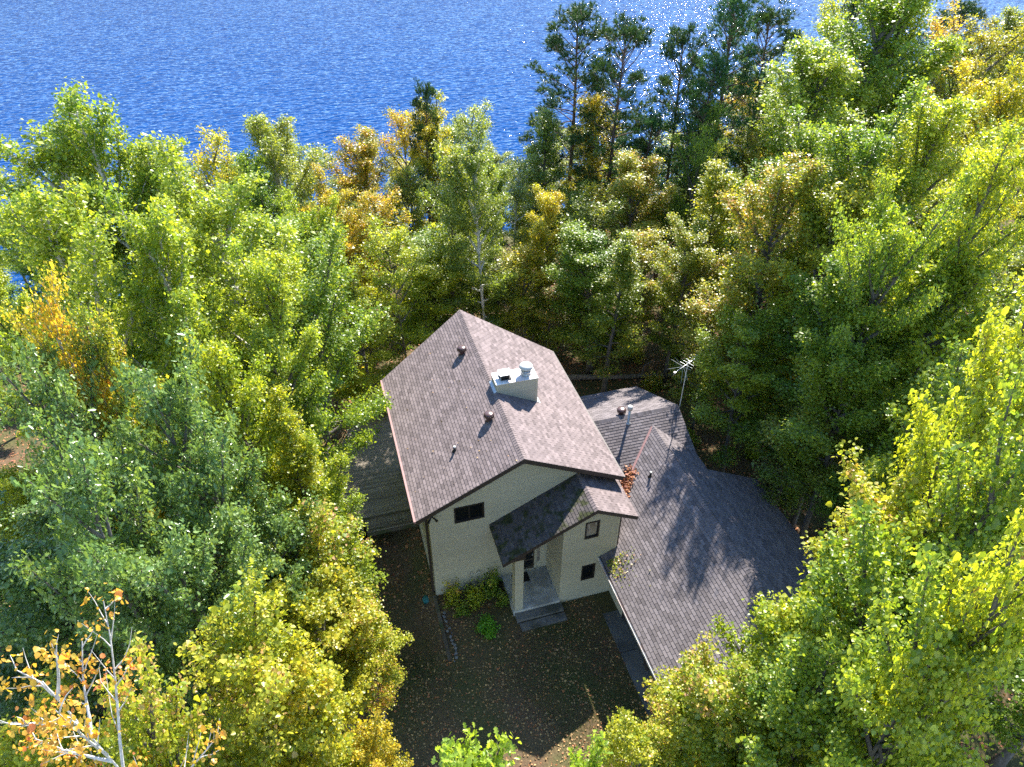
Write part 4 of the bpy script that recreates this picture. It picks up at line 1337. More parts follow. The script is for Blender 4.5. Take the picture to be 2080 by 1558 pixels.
# name, proto, x, y, ground, height, crown width, turn, leaf, bark, label, group
TREES = [
    ('tree', 'lin1', -17.08, 13.28, -1.81, 18.81, 7.55, 2.72, 'green', 'bark_pale', 'bright green leafy tree at the left edge against the lake', ''),
    ('tree', 'lin2', -13.87, 11.99, -1.61, 19.11, 6.15, 1.04, 'green', 'bark_pale', 'bright green tree with twin tips below the lake, second from the left edge', ''),
    ('tree', 'lin3', -12.47, 13.12, -1.73, 17.73, 5.88, 3.19, 'green', 'bark_pale', 'green tree crown just left of the yellow treetop by the lake', ''),
    ('tree', 'thin2', -12.42, 26.21, -3.88, 15.88, 5.08, 4.47, 'yellow', '', 'pale yellow treetop showing over the green trees at the lake edge', ''),
    ('tree', 'lin3', -8.28, 26.84, -4.0, 16.5, 6.44, 2.76, 'olive', 'bark_pale', 'olive green tree with a bare grey leaning stem by the lake', ''),
    ('tree', 'thin1', -6.06, 31.14, -4.86, 14.86, 5.59, 3.41, 'silver', 'bark_pale', 'greyish thin tree at the lake gap beside the olive tree', ''),
    ('tree', 'lin1', -9.41, 8.16, -1.23, 17.73, 6.27, 5.54, 'green', 'bark_pale', 'broad green tree below the yellow treetop, left of the house', ''),
    ('tree', 'lin3', -13.81, 3.23, -1.01, 19.01, 5.41, 3.45, 'green', 'bark_pale', 'green tree at the left edge, below the topmost crown row', ''),
    ('tree', 'lin2', -11.71, 2.95, -1.01, 18.01, 4.98, 0.22, 'green', 'bark_pale', 'green tree in the middle of the left wood with pale forked limbs', ''),
    ('tree', 'col1', -7.37, 14.01, -1.83, 13.83, 5.93, 2.09, 'lime', '', 'lime green tree left of the orange maples', ''),
    ('tree', 'broad1', -7.41, 7.34, -1.18, 13.68, 7.1, 2.42, 'green', '', 'large bright green tree reaching over the left roof eave', ''),
    ('tree', 'lin2', -9.01, 3.12, -1.01, 16.01, 4.37, 5.89, 'green', '', 'green tree directly left of the tree over the eave', ''),
    ('tree', 'lin1', -4.71, 13.67, -1.56, 9.36, 4.58, 4.24, 'lime', '', 'lime green tree touching the far left roof corner', ''),
    ('tree', 'thin1', -13.71, -1.21, -1.0, 18.5, 2.33, 0.99, 'gold', 'bark_pale', 'golden orange treetop at the left edge', ''),
    ('tree', 'lin2', -12.27, -1.33, -1.0, 17.0, 2.98, 1.23, 'autumn', '', 'small orange brown treetop inside the left wood', ''),
    ('tree', 'oak1', -13.72, -2.17, -0.75, 17.25, 4.14, 0.59, 'oak', '', 'dark glossy oak at the left edge below the golden treetop', ''),
    ('tree', 'oak2', -11.39, -3.04, -0.31, 16.31, 4.08, 2.67, 'oak', '', 'dark glossy oak below the small orange treetop', ''),
    ('tree', 'oak1', -10.37, -4.23, -0.15, 14.65, 4.04, 2.98, 'oak', '', 'grey green oak in the middle of the left wood', ''),
    ('tree', 'oak2', -12.52, -6.84, -0.15, 16.65, 3.79, 3.72, 'oak', '', 'large dark oak at the lower left edge', ''),
    ('tree', 'oak1', -11.14, -6.97, -0.15, 14.15, 4.44, 1.72, 'oak', '', 'broad dark oak above the bottom left yellow tree', ''),
    ('tree', 'oak2', -9.02, -3.8, -0.15, 11.15, 3.71, 5.63, 'oak', '', 'grey green oak left of the yellow tree by the house corner', ''),
    ('tree', 'col1', -9.42, 0.09, -1.0, 15.5, 3.16, 2.77, 'lime', '', 'tall yellow green tree with orange tips in the left wood', ''),
    ('tree', 'col2', -8.54, -0.82, -1.0, 14.0, 3.67, 6.15, 'yellow', '', 'yellow green tree left of the deck', ''),
    ('tree', 'lin2', -7.5, -0.27, -1.0, 11.0, 3.47, 1.71, 'lime', '', 'yellow green tree overhanging the front of the deck', ''),
    ('tree', 'near2', -7.7, -2.84, -0.4, 9.9, 4.31, 3.16, 'limebrown', '', 'yellow tree with brown twigs reaching to the front left house corner', ''),
    ('tree', 'near1', -8.26, -5.12, -0.15, 9.15, 4.3, 0.31, 'yellow', '', 'golden yellow tree beside the yard, left of the house corner', ''),
    ('tree', 'near2', -7.0, -5.21, -0.15, 7.15, 2.99, 2.2, 'limebrown', '', 'small yellow green tree at the left edge of the yard', ''),
    ('tree', 'near1', -9.65, -9.45, -0.15, 13.15, 4.19, 4.24, 'limebrown', '', 'yellow green tree with brown tips at the bottom left', ''),
    ('tree', 'near2', -8.53, -10.03, -0.15, 11.65, 3.44, 1.47, 'yellow', '', 'yellow tree at the bottom edge left of the yard', ''),
    ('tree', 'near2', -10.93, -10.98, -0.15, 14.65, 2.99, 4.23, 'limebrown', '', 'yellow brown tree at the bottom left corner beside the bare limbs', ''),
    ('tree', 'bare', -11.25, -12.06, -0.15, 18.65, 3.26, 0.3, 'orange', 'bark_white', 'nearly bare tree with white limbs and orange leaves at the lower left', ''),
    ('tree', 'near1', -7.41, -10.13, -0.15, 8.65, 2.24, 3.85, 'gold', '', 'rusty yellow treetop at the bottom edge of the yard', ''),
    ('tree', 'lin3', -2.35, 31.51, -4.09, 13.59, 6.79, 5.67, 'gold', '', 'orange gold maple below the lake left of the lone pine top', ''),
    ('tree', 'lin1', -4.73, 22.22, -2.92, 12.92, 4.73, 4.98, 'gold', '', 'orange maple standing in front of the lake gap', ''),
    ('tree', 'thin2', -2.24, 23.88, -2.58, 11.58, 4.61, 2.48, 'gold', '', 'golden young maple right of the orange maple', ''),
    ('tree', 'lin2', 3.43, 34.26, -4.66, 15.16, 5.96, 3.22, 'yellow', '', 'yellow tree with dark trunk in front of the lone pine top', ''),
    ('tree', 'thin1', 1.24, 34.52, -4.71, 15.21, 4.37, 4.16, 'gold', '', 'slim golden tree left of the lone pine top', ''),
    ('tree', 'thin2', 7.04, 38.14, -5.45, 14.45, 5.17, 3.19, 'silver', '', 'silvery green treetop right of the lone pine top', ''),
    ('tree', 'thin2', 1.05, 18.82, -1.69, 14.19, 4.36, 4.83, 'olive', '', 'thin olive green tree in the middle belt behind the roof peak', ''),
    ('tree', 'lin1', 3.05, 17.67, -1.5, 14.5, 4.56, 3.94, 'olive', 'bark_white', 'pale olive tree with a white birch stem behind the house', ''),
    ('tree', 'thin1', 7.53, 27.16, -3.21, 12.21, 3.98, 5.97, 'silver', 'bark_white', 'silvery young tree left of the tall dark olive tree', ''),
    ('tree', 'col2', 10.32, 28.2, -3.41, 15.41, 5.87, 2.98, 'olive', '', 'tall dark olive tree left of the twin pines', ''),
    ('tree', 'col1', 14.83, 29.75, -3.52, 15.02, 4.66, 2.95, 'gold', '', 'golden orange treetop in front of the twin pines', ''),
    ('tree', 'lin3', 13.76, 20.5, -1.83, 12.33, 6.32, 2.26, 'autumn', '', 'orange and green maple right of the golden treetop', ''),
    ('tree', 'lin2', 6.96, 19.74, -1.84, 10.84, 4.1, 5.52, 'yellow', '', 'yellow tree with orange edges behind the house ridge', ''),
    ('tree', 'col1', 9.23, 14.7, -1.07, 9.87, 5.25, 1.55, 'deep', '', 'dark green columnar tree at the left side of the clearing', ''),
    ('tree', 'thin1', 12.51, 15.7, -1.13, 9.63, 4.61, 3.81, 'autumn', '', 'rusty thin tree above the clearing', ''),
    ('tree', 'lin1', -0.05, 19.32, -1.77, 9.27, 5.53, 5.86, 'lime', '', 'yellow green tree just behind the left roof slope', ''),
    ('tree', 'thin2', 2.91, 20.16, -1.91, 8.91, 5.39, 1.68, 'olive', '', 'thin olive tree just behind the roof peak', ''),
    ('tree', 'thin1', 5.61, 18.34, -1.61, 8.11, 5.0, 0.72, 'yellow', '', 'thin yellow tree behind the right roof slope', ''),
    ('tree', 'thin2', 3.92, 19.26, -1.76, 6.26, 4.5, 4.35, 'olive', '', 'low olive understorey tree right of the roof peak', ''),
    ('tree', 'thin1', 6.98, 17.34, -1.45, 5.45, 4.13, 5.57, 'autumn', '', 'low rusty understorey tree behind the right roof eave', ''),
    ('tree', 'thin1', -1.01, 18.26, -1.6, 7.1, 4.29, 0.1, 'lime', '', 'low lime understorey tree left of the roof peak', ''),
    ('pine_tree', 'pine1', 2.15, 32.1, -4.21, 17.71, 3.57, 2.29, 'pine', 'bark_pine', 'lone dark pine top against the blue lake', ''),
    ('pine_tree', 'pine1', 13.06, 30.53, -3.76, 21.76, 8.13, 3.47, 'pine', 'bark_pine', 'left and taller of the twin dark pines by the lake', ''),
    ('pine_tree', 'pine2', 15.43, 28.39, -3.22, 20.72, 6.69, 0.77, 'pine', 'bark_pine', 'right one of the twin dark pines by the lake', ''),
    ('pine_tree', 'pine2', 19.55, 26.18, -2.62, 19.62, 5.94, 4.05, 'pine', 'bark_pine', 'dark pine right of the sunlit water gap', ''),
    ('pine_tree', 'wpine', 19.9, 24.13, -2.22, 18.22, 5.07, 3.26, 'whitepine', 'bark_pine', 'green white pine in front of the dark pine group', ''),
    ('pine_tree', 'wpine', 23.12, 27.01, -2.63, 22.13, 7.33, 1.99, 'whitepine', 'bark_pine', 'tallest blue green pine of the right group', ''),
    ('pine_tree', 'pine1', 27.21, 27.85, -2.61, 20.61, 6.93, 5.78, 'pine', 'bark_pine', 'dark pine right of the tallest pine', ''),
    ('pine_tree', 'pine2', 17.25, 26.25, -2.72, 14.72, 6.34, 0.34, 'whitepine', 'bark_pine', 'low bushy pine below the water gap', ''),
    ('pine_tree', 'wpine', 36.84, 30.95, -2.8, 20.8, 5.11, 6.01, 'pine', 'bark_pine', 'dark pine top behind the tall green tree at the top right', ''),
    ('pine_tree', 'pine1', 52.3, 37.62, -3.44, 18.94, 8.59, 0.79, 'pine', 'bark_pine', 'dark pine at the top right by the far water', ''),
    ('tree', 'thin2', 42.82, 41.99, -4.76, 19.76, 6.07, 3.1, 'lime', '', 'airy light green treetop between the pines and the tall green tree', ''),
    ('tree', 'lin1', 27.07, 18.24, -1.05, 20.55, 9.55, 2.13, 'green', '', 'tallest bright green tree at the top right', ''),
    ('tree', 'lin2', 29.87, 17.67, -0.89, 19.89, 8.01, 0.42, 'green', '', 'tall green tree right of the tallest green crown', ''),
    ('tree', 'broad2', 48.63, 30.95, -2.31, 16.31, 9.97, 6.14, 'gold', 'bark', 'yellow orange spreading tree at the top right corner', ''),
    ('tree', 'lin3', 54.84, 33.35, -2.5, 16.5, 6.81, 1.24, 'olive', '', 'dull green tree in the top right corner', ''),
    ('tree', 'broad1', 32.15, 11.92, -0.31, 16.31, 7.06, 2.61, 'yellow', '', 'yellow tree at the right edge under the top corner', ''),
    ('tree', 'thin1', 30.88, 34.76, -3.82, 14.32, 5.18, 3.43, 'gold', '', 'pale yellow treetop right of the dark pine group', ''),
    ('tree', 'broad2', 18.62, 21.31, -1.79, 12.79, 4.57, 1.63, 'green', '', 'small bright green tree left of the large right wood', ''),
    ('tree', 'lin3', 21.71, 16.0, -0.91, 17.91, 8.37, 1.42, 'green', '', 'large green tree left of the tallest green tree', ''),
    ('tree', 'lin2', 17.03, 10.38, -0.44, 15.44, 6.1, 5.09, 'deep', '', 'shaded green tree in the middle of the right wood', ''),
    ('tree', 'col2', 16.19, 13.79, -0.79, 13.29, 5.66, 0.46, 'yellow', '', 'yellow and orange tree at the left border of the right wood', ''),
    ('tree', 'lin1', 13.43, 12.28, -0.69, 10.69, 4.88, 6.08, 'autumn', '', 'yellow green autumn tree right of the clearing', ''),
    ('tree', 'col1', 15.28, 4.69, -0.17, 15.17, 4.83, 4.35, 'yellow', '', 'yellow topped tree in the middle of the right wood', ''),
    ('tree', 'lin3', 14.9, 6.4, -0.22, 15.22, 6.21, 3.84, 'autumn', '', 'olive and yellow tree above the wing roof', ''),
    ('tree', 'lin1', 17.45, 4.56, -0.16, 17.16, 5.9, 3.17, 'deep', '', 'deep green tree below the tallest green tree', ''),
    ('tree', 'lin3', 20.41, 4.74, -0.15, 17.65, 6.23, 2.77, 'lime', '', 'lime tree with orange patches at the upper right', ''),
    ('tree', 'lin2', 16.66, -1.96, -0.15, 18.15, 4.64, 6.28, 'lime', '', 'lime green tree at the right edge, upper half', ''),
    ('tree', 'broad1', 14.09, -0.92, -0.15, 16.15, 4.99, 1.24, 'deep', '', 'dark green spreading tree in the right wood with a visible forked trunk', ''),
    ('tree', 'lin2', 14.4, 1.6, -0.15, 13.35, 6.17, 3.19, 'deep', '', 'dark green tree in the centre of the right wood', ''),
    ('tree', 'lin1', 12.14, 2.9, -0.15, 9.65, 5.23, 3.03, 'deep', '', 'shaded green tree right of the antenna', ''),
    ('tree', 'thin2', 12.64, 7.04, -0.28, 8.78, 4.46, 0.15, 'autumn', '', 'thin yellow brown tree right of the antenna mast', ''),
    ('tree', 'near1', 16.56, -1.87, -0.15, 14.65, 5.94, 4.22, 'lime', '', 'large lime green tree at the right edge, middle height', ''),
    ('tree', 'near2', 8.9, -9.8, -0.15, 18.65, 3.65, 5.66, 'lime', '', 'lime green crown cut by the right edge below the middle', ''),
    ('tree', 'lin3', 13.24, -2.49, -0.15, 11.15, 5.56, 3.37, 'deep', '', 'dark green tree above the near yellow green tree', ''),
    ('tree', 'thin1', 12.85, -0.52, -0.15, 8.15, 4.63, 4.46, 'olive', '', 'shaded thin tree behind the garage', ''),
    ('tree', 'near1', 12.6, -7.5, -0.15, 13.65, 5.15, 4.85, 'green', '', 'green tree right of the near yellow green tree', ''),
    ('tree', 'near1', 7.6, -10.6, -0.15, 13.65, 4.99, 1.0, 'limebrown', '', 'near yellow green tree with brown tips over the garage roof', ''),
    ('tree', 'near2', 10.6, -10.4, -0.15, 13.15, 5.36, 3.41, 'limebrown', '', 'yellow green crown right of the tree over the garage roof', ''),
    ('tree', 'near2', 6.71, -12.28, -0.15, 17.15, 3.82, 6.12, 'green', '', 'green crown at the right edge, lower half', ''),
    ('tree', 'near1', 5.69, -12.13, -0.15, 14.15, 4.37, 5.71, 'green', '', 'green crown in the lower right wood', ''),
    ('tree', 'near2', 4.88, -10.89, -0.15, 11.15, 4.56, 4.37, 'lime', '', 'lime green crown in front of the garage gable', ''),
    ('tree', 'near2', 1.96, -11.06, -0.15, 8.65, 3.92, 5.83, 'limebrown', '', 'yellow green tree with brown twigs at the garage front corner', ''),
    ('tree', 'near1', 3.04, -12.01, -0.15, 9.65, 4.24, 1.72, 'limebrown', '', 'yellow green tree at the bottom right of the garage', ''),
    ('tree', 'near1', 0.24, -11.59, -0.15, 7.65, 2.84, 5.69, 'limebrown', '', 'brownish yellow treetop at the bottom edge before the garage', ''),
    ('tree', 'near2', 3.92, -13.41, -0.15, 12.15, 4.11, 2.51, 'green', '', 'green tree at the bottom edge, right of the garage', ''),
    ('tree', 'near1', 3.88, -14.91, -0.15, 16.15, 3.71, 5.53, 'green', '', 'green tree filling the bottom right corner', ''),
    ('tree', 'near2', 3.79, -15.05, -0.15, 18.15, 2.65, 0.13, 'lime', '', 'lime green crown at the right edge above the corner', ''),
    ('tree', 'nearoak', -5.09, -13.67, -0.15, 14.15, 1.99, 1.94, 'oaklime', 'bark', 'light green oak top at the bottom edge of the yard', ''),
    ('tree', 'nearoak', -2.56, -13.67, -0.15, 12.15, 1.44, 5.95, 'oaklime', 'bark', 'small oak top at the bottom edge by the sunlit patch', ''),
    ('tree', 'thin1', 51.33, 42.56, -4.5, 11.74, 4.11, 0.91, 'deep', '', 'tree standing deep in the wood right of the house', 'trees deep in the right wood'),
    ('tree', 'col2', 61.15, 45.1, -4.57, 11.0, 4.49, 2.23, 'lime', '', 'tree standing deep in the wood right of the house', 'trees deep in the right wood'),
    ('tree', 'lin3', -12.46, 8.75, -1.28, 12.18, 4.17, 5.65, 'olive', '', 'tree standing deep in the wood left of the house', 'trees deep in the left wood'),
    ('tree', 'lin3', -18.2, 34.9, -5.71, 11.34, 5.04, 1.14, 'olive', '', 'tree standing deep in the wood left of the house', 'trees deep in the left wood'),
    ('tree', 'col1', 50.79, 21.49, -0.8, 10.68, 4.03, 1.22, 'autumn', '', 'tree standing deep in the wood right of the house', 'trees deep in the right wood'),
    ('tree', 'lin3', -24.9, 45.14, -7.41, 10.86, 5.31, 5.46, 'deep', '', 'tree standing deep in the wood left of the house', 'trees deep in the left wood'),
    ('tree', 'lin1', 24.95, 2.81, -0.15, 11.86, 4.81, 0.73, 'olive', '', 'tree standing deep in the wood right of the house', 'trees deep in the right wood'),
    ('tree', 'lin1', 38.53, 18.47, -0.76, 9.26, 4.75, 3.31, 'deep', '', 'tree standing deep in the wood right of the house', 'trees deep in the right wood'),
    ('tree', 'broad1', -22.65, 34.46, -5.72, 12.46, 4.28, 4.52, 'green', '', 'tree standing deep in the wood left of the house', 'trees deep in the left wood'),
    ('tree', 'lin3', 41.57, 45.33, -5.5, 11.06, 4.6, 5.47, 'green', '', 'tree standing deep in the wood right of the house', 'trees deep in the right wood'),
    ('tree', 'col2', 56.95, 44.02, -4.54, 9.49, 4.55, 2.31, 'autumn', '', 'tree standing deep in the wood right of the house', 'trees deep in the right wood'),
    ('tree', 'col2', 28.97, 37.62, -4.49, 11.66, 4.84, 2.62, 'green', '', 'tree standing deep in the wood right of the house', 'trees deep in the right wood'),
    ('tree', 'lin3', 49.24, 51.87, -6.43, 10.9, 4.87, 2.48, 'deep', '', 'tree standing deep in the wood right of the house', 'trees deep in the right wood'),
    ('tree', 'thin2', 2.21, 43.68, -6.51, 10.03, 5.17, 1.99, 'autumn', '', 'tree in the mixed autumn belt between the house and the lake', 'trees in the belt behind the house'),
    ('tree', 'thin1', 18.4, -10.47, -0.15, 8.36, 4.55, 5.17, 'deep', '', 'tree standing deep in the wood right of the house', 'trees deep in the right wood'),
    ('tree', 'col2', 16.58, 44.32, -6.36, 8.77, 4.6, 0.77, 'yellow', '', 'tree in the mixed autumn belt between the house and the lake', 'trees in the belt behind the house'),
    ('tree', 'col1', 43.34, 22.73, -1.17, 12.03, 4.49, 1.88, 'deep', '', 'tree standing deep in the wood right of the house', 'trees deep in the right wood'),
    ('tree', 'thin1', 31.21, 3.37, -0.15, 10.91, 4.81, 3.21, 'deep', '', 'tree standing deep in the wood right of the house', 'trees deep in the right wood'),
    ('tree', 'lin1', 24.2, 17.72, -1.06, 10.3, 4.48, 5.75, 'deep', '', 'tree standing deep in the wood right of the house', 'trees deep in the right wood'),
    ('tree', 'thin2', 0.2, 29.8, -3.74, 11.69, 3.79, 3.27, 'olive', '', 'tree in the mixed autumn belt between the house and the lake', 'trees in the belt behind the house'),
    ('tree', 'col2', 46.54, 43.61, -4.93, 11.55, 4.3, 4.47, 'olive', '', 'tree standing deep in the wood right of the house', 'trees deep in the right wood'),
    ('tree', 'lin2', -21.98, 14.69, -2.06, 13.46, 3.63, 6.2, 'green', '', 'tree standing deep in the wood left of the house', 'trees deep in the left wood'),
    ('tree', 'lin3', 60.6, 52.49, -6.08, 9.08, 4.54, 0.59, 'autumn', '', 'tree standing deep in the wood right of the house', 'trees deep in the right wood'),
    ('tree', 'lin1', 44.57, 35.93, -3.45, 9.79, 4.2, 4.6, 'deep', '', 'tree standing deep in the wood right of the house', 'trees deep in the right wood'),
    ('tree', 'col2', 38.31, 41.18, -4.8, 10.66, 4.39, 2.24, 'lime', '', 'tree standing deep in the wood right of the house', 'trees deep in the right wood'),
    ('tree', 'broad1', -20.15, 22.01, -3.23, 10.15, 4.22, 5.15, 'lime', '', 'tree standing deep in the wood left of the house', 'trees deep in the left wood'),
    ('tree', 'thin1', 71.93, 52.87, -5.67, 12.72, 3.95, 2.5, 'lime', '', 'tree standing deep in the wood right of the house', 'trees deep in the right wood'),
    ('tree', 'lin2', -8.13, 43.78, -7.0, 8.69, 3.7, 5.61, 'deep', '', 'tree standing deep in the wood left of the house', 'trees deep in the left wood'),
    ('tree', 'lin1', 4.82, 25.97, -2.98, 12.08, 4.11, 1.43, 'deep', '', 'tree in the mixed autumn belt between the house and the lake', 'trees in the belt behind the house'),
    ('tree', 'lin1', 17.92, 31.8, -3.8, 10.22, 4.15, 5.2, 'deep', '', 'tree in the mixed autumn belt between the house and the lake', 'trees in the belt behind the house'),
    ('tree', 'col1', 28.33, -1.23, -0.15, 9.42, 5.22, 0.1, 'deep', '', 'tree standing deep in the wood right of the house', 'trees deep in the right wood'),
    ('tree', 'lin1', 21.6, 12.62, -0.54, 11.81, 4.94, 0.12, 'autumn', '', 'tree standing deep in the wood right of the house', 'trees deep in the right wood'),
    ('tree', 'lin3', 34.91, 26.77, -2.11, 14.32, 3.94, 2.26, 'autumn', '', 'tree standing deep in the wood right of the house', 'trees deep in the right wood'),
    ('tree', 'thin1', 21.02, -3.6, -0.15, 12.85, 5.13, 3.09, 'green', '', 'tree standing deep in the wood right of the house', 'trees deep in the right wood'),
    ('tree', 'lin2', -30.03, 32.93, -5.58, 9.81, 5.32, 0.76, 'deep', '', 'tree standing deep in the wood left of the house', 'trees deep in the left wood'),
    ('tree', 'col1', -9.24, 23.21, -3.3, 14.62, 3.9, 0.83, 'deep', '', 'tree standing deep in the wood left of the house', 'trees deep in the left wood'),
    ('tree', 'lin2', 29.71, 24.01, -1.83, 11.77, 3.79, 0.55, 'green', '', 'tree standing deep in the wood right of the house', 'trees deep in the right wood'),
    ('tree', 'col2', -8.2, 35.79, -5.74, 12.9, 4.36, 1.86, 'green', '', 'tree standing deep in the wood left of the house', 'trees deep in the left wood'),
    ('tree', 'lin1', -27.29, 39.43, -6.65, 12.51, 4.02, 0.22, 'lime', '', 'tree standing deep in the wood left of the house', 'trees deep in the left wood'),
    ('tree', 'broad1', -18.75, 44.34, -7.2, 11.57, 4.68, 3.04, 'lime', '', 'tree standing deep in the wood left of the house', 'trees deep in the left wood'),
    ('tree', 'broad1', -6.98, 17.87, -2.39, 13.0, 4.42, 0.18, 'green', '', 'tree standing deep in the wood left of the house', 'trees deep in the left wood'),
    ('tree', 'lin3', 30.15, 9.54, -0.21, 11.16, 4.96, 5.29, 'lime', '', 'tree standing deep in the wood right of the house', 'trees deep in the right wood'),
    ('tree', 'lin2', -20.19, 4.16, -1.06, 8.35, 3.7, 5.7, 'lime', '', 'tree standing deep in the wood left of the house', 'trees deep in the left wood'),
    ('tree', 'lin2', 47.75, 26.38, -1.57, 11.75, 4.63, 4.6, 'olive', '', 'tree standing deep in the wood right of the house', 'trees deep in the right wood'),
    ('tree', 'lin1', 6.25, 33.66, -4.53, 11.33, 4.49, 5.97, 'olive', '', 'tree in the mixed autumn belt between the house and the lake', 'trees in the belt behind the house'),
    ('tree', 'lin1', 68.03, 40.58, -3.34, 13.57, 5.29, 0.47, 'lime', '', 'tree standing deep in the wood right of the house', 'trees deep in the right wood'),
    ('tree', 'lin1', 47.08, 18.45, -0.57, 11.68, 3.64, 4.26, 'olive', '', 'tree standing deep in the wood right of the house', 'trees deep in the right wood'),
    ('tree', 'col1', -25.16, 29.04, -4.71, 10.52, 4.27, 5.41, 'deep', '', 'tree standing deep in the wood left of the house', 'trees deep in the left wood'),
    ('tree', 'col1', 15.68, -5.58, -0.15, 10.45, 4.58, 2.47, 'olive', '', 'tree standing deep in the wood right of the house', 'trees deep in the right wood'),
    ('tree', 'col2', 11.85, 35.68, -4.87, 9.8, 4.45, 1.22, 'deep', '', 'tree in the mixed autumn belt between the house and the lake', 'trees in the belt behind the house'),
    ('tree', 'lin3', -14.43, -9.0, -0.15, 11.17, 3.62, 5.72, 'lime', '', 'tree standing deep in the wood left of the house', 'trees deep in the left wood'),
    ('tree', 'lin1', 24.46, 22.73, -1.81, 13.72, 5.08, 1.04, 'autumn', '', 'tree standing deep in the wood right of the house', 'trees deep in the right wood'),
    ('tree', 'lin1', -11.31, 32.54, -5.14, 13.06, 4.07, 0.4, 'green', '', 'tree standing deep in the wood left of the house', 'trees deep in the left wood'),
    ('tree', 'thin1', 62.75, 31.83, -1.92, 12.03, 3.86, 2.99, 'green', '', 'tree standing deep in the wood right of the house', 'trees deep in the right wood'),
    ('tree', 'lin2', 53.97, 29.6, -1.87, 10.09, 5.33, 5.34, 'lime', '', 'tree standing deep in the wood right of the house', 'trees deep in the right wood'),
    ('tree', 'col1', -21.02, 30.31, -4.88, 8.66, 4.12, 1.1, 'oak', '', 'tree standing deep in the wood left of the house', 'trees deep in the left wood'),
    ('tree', 'lin2', 54.82, 23.83, -0.98, 9.75, 5.22, 0.04, 'green', '', 'tree standing deep in the wood right of the house', 'trees deep in the right wood'),
    ('tree', 'lin1', 12.12, 46.39, -6.9, 9.0, 4.55, 5.07, 'olive', '', 'tree in the mixed autumn belt between the house and the lake', 'trees in the belt behind the house'),
    ('tree', 'col1', 66.78, 53.39, -5.99, 8.75, 4.15, 0.07, 'deep', '', 'tree standing deep in the wood right of the house', 'trees deep in the right wood'),
    ('tree', 'col2', -19.04, -7.09, -0.15, 10.27, 5.09, 5.36, 'deep', '', 'tree standing deep in the wood left of the house', 'trees deep in the left wood'),
    ('tree', 'lin1', 68.02, 34.88, -2.25, 9.66, 3.94, 2.81, 'green', '', 'tree standing deep in the wood right of the house', 'trees deep in the right wood'),
    ('tree', 'thin1', 43.76, 13.51, -0.26, 10.62, 4.65, 5.02, 'deep', '', 'tree standing deep in the wood right of the house', 'trees deep in the right wood'),
    ('tree', 'lin3', 57.34, 37.01, -3.1, 13.96, 5.32, 0.25, 'lime', '', 'tree standing deep in the wood right of the house', 'trees deep in the right wood'),
    ('tree', 'thin1', 11.5, 23.67, -2.48, 9.69, 4.81, 1.18, 'deep', '', 'tree in the mixed autumn belt between the house and the lake', 'trees in the belt behind the house'),
    ('tree', 'thin1', 31.04, 30.52, -2.96, 14.24, 3.73, 2.56, 'deep', '', 'tree standing deep in the wood right of the house', 'trees deep in the right wood'),
    ('tree', 'lin3', -17.79, 39.67, -6.51, 11.23, 4.39, 2.86, 'green', '', 'tree standing deep in the wood left of the house', 'trees deep in the left wood'),
    ('tree', 'col2', 32.42, 41.56, -5.14, 10.47, 4.68, 1.37, 'lime', '', 'tree standing deep in the wood right of the house', 'trees deep in the right wood'),
    ('tree', 'lin3', 41.51, 31.18, -2.65, 9.71, 5.24, 3.47, 'deep', '', 'tree standing deep in the wood right of the house', 'trees deep in the right wood'),
    ('tree', 'col2', -15.9, 25.49, -3.81, 14.15, 5.37, 3.28, 'lime', '', 'tree standing deep in the wood left of the house', 'trees deep in the left wood'),
    ('tree', 'thin1', 23.35, 32.2, -3.64, 11.07, 5.22, 1.63, 'lime', '', 'tree standing deep in the wood right of the house', 'trees deep in the right wood'),
    ('tree', 'lin3', -16.85, 8.53, -1.3, 10.04, 4.33, 2.59, 'lime', '', 'tree standing deep in the wood left of the house', 'trees deep in the left wood'),
    ('tree', 'col1', 65.05, 48.11, -5.02, 12.52, 4.44, 2.54, 'green', '', 'tree standing deep in the wood right of the house', 'trees deep in the right wood'),
    ('tree', 'thin1', 55.1, 48.69, -5.57, 9.22, 4.63, 3.03, 'autumn', '', 'tree standing deep in the wood right of the house', 'trees deep in the right wood'),
    ('tree', 'lin2', -14.0, 20.79, -2.9, 10.48, 4.45, 4.4, 'oak', '', 'tree standing deep in the wood left of the house', 'trees deep in the left wood'),
    ('tree', 'thin1', -3.21, 38.34, -5.49, 9.38, 4.33, 2.55, 'olive', '', 'tree in the mixed autumn belt between the house and the lake', 'trees in the belt behind the house'),
    ('tree', 'thin1', 14.73, 39.58, -5.53, 10.6, 5.09, 4.51, 'olive', '', 'tree in the mixed autumn belt between the house and the lake', 'trees in the belt behind the house'),
    ('tree', 'lin2', -12.06, 38.43, -6.19, 12.29, 4.42, 4.56, 'green', '', 'tree standing deep in the wood left of the house', 'trees deep in the left wood'),
    ('tree', 'broad1', -13.07, 44.44, -7.11, 9.01, 4.09, 3.77, 'deep', '', 'tree standing deep in the wood left of the house', 'trees deep in the left wood'),
    ('tree', 'col2', 18.64, 17.5, -1.2, 11.81, 3.84, 3.22, 'green', '', 'tree standing deep in the wood right of the house', 'trees deep in the right wood'),
    ('tree', 'thin1', 56.35, 55.78, -6.85, 9.76, 3.61, 5.24, 'autumn', '', 'tree standing deep in the wood right of the house', 'trees deep in the right wood'),
    ('tree', 'lin3', 51.49, 34.56, -2.88, 14.26, 5.18, 1.18, 'deep', '', 'tree standing deep in the wood right of the house', 'trees deep in the right wood'),
    ('tree', 'col2', 24.25, 8.0, -0.2, 13.13, 5.37, 4.64, 'autumn', '', 'tree standing deep in the wood right of the house', 'trees deep in the right wood'),
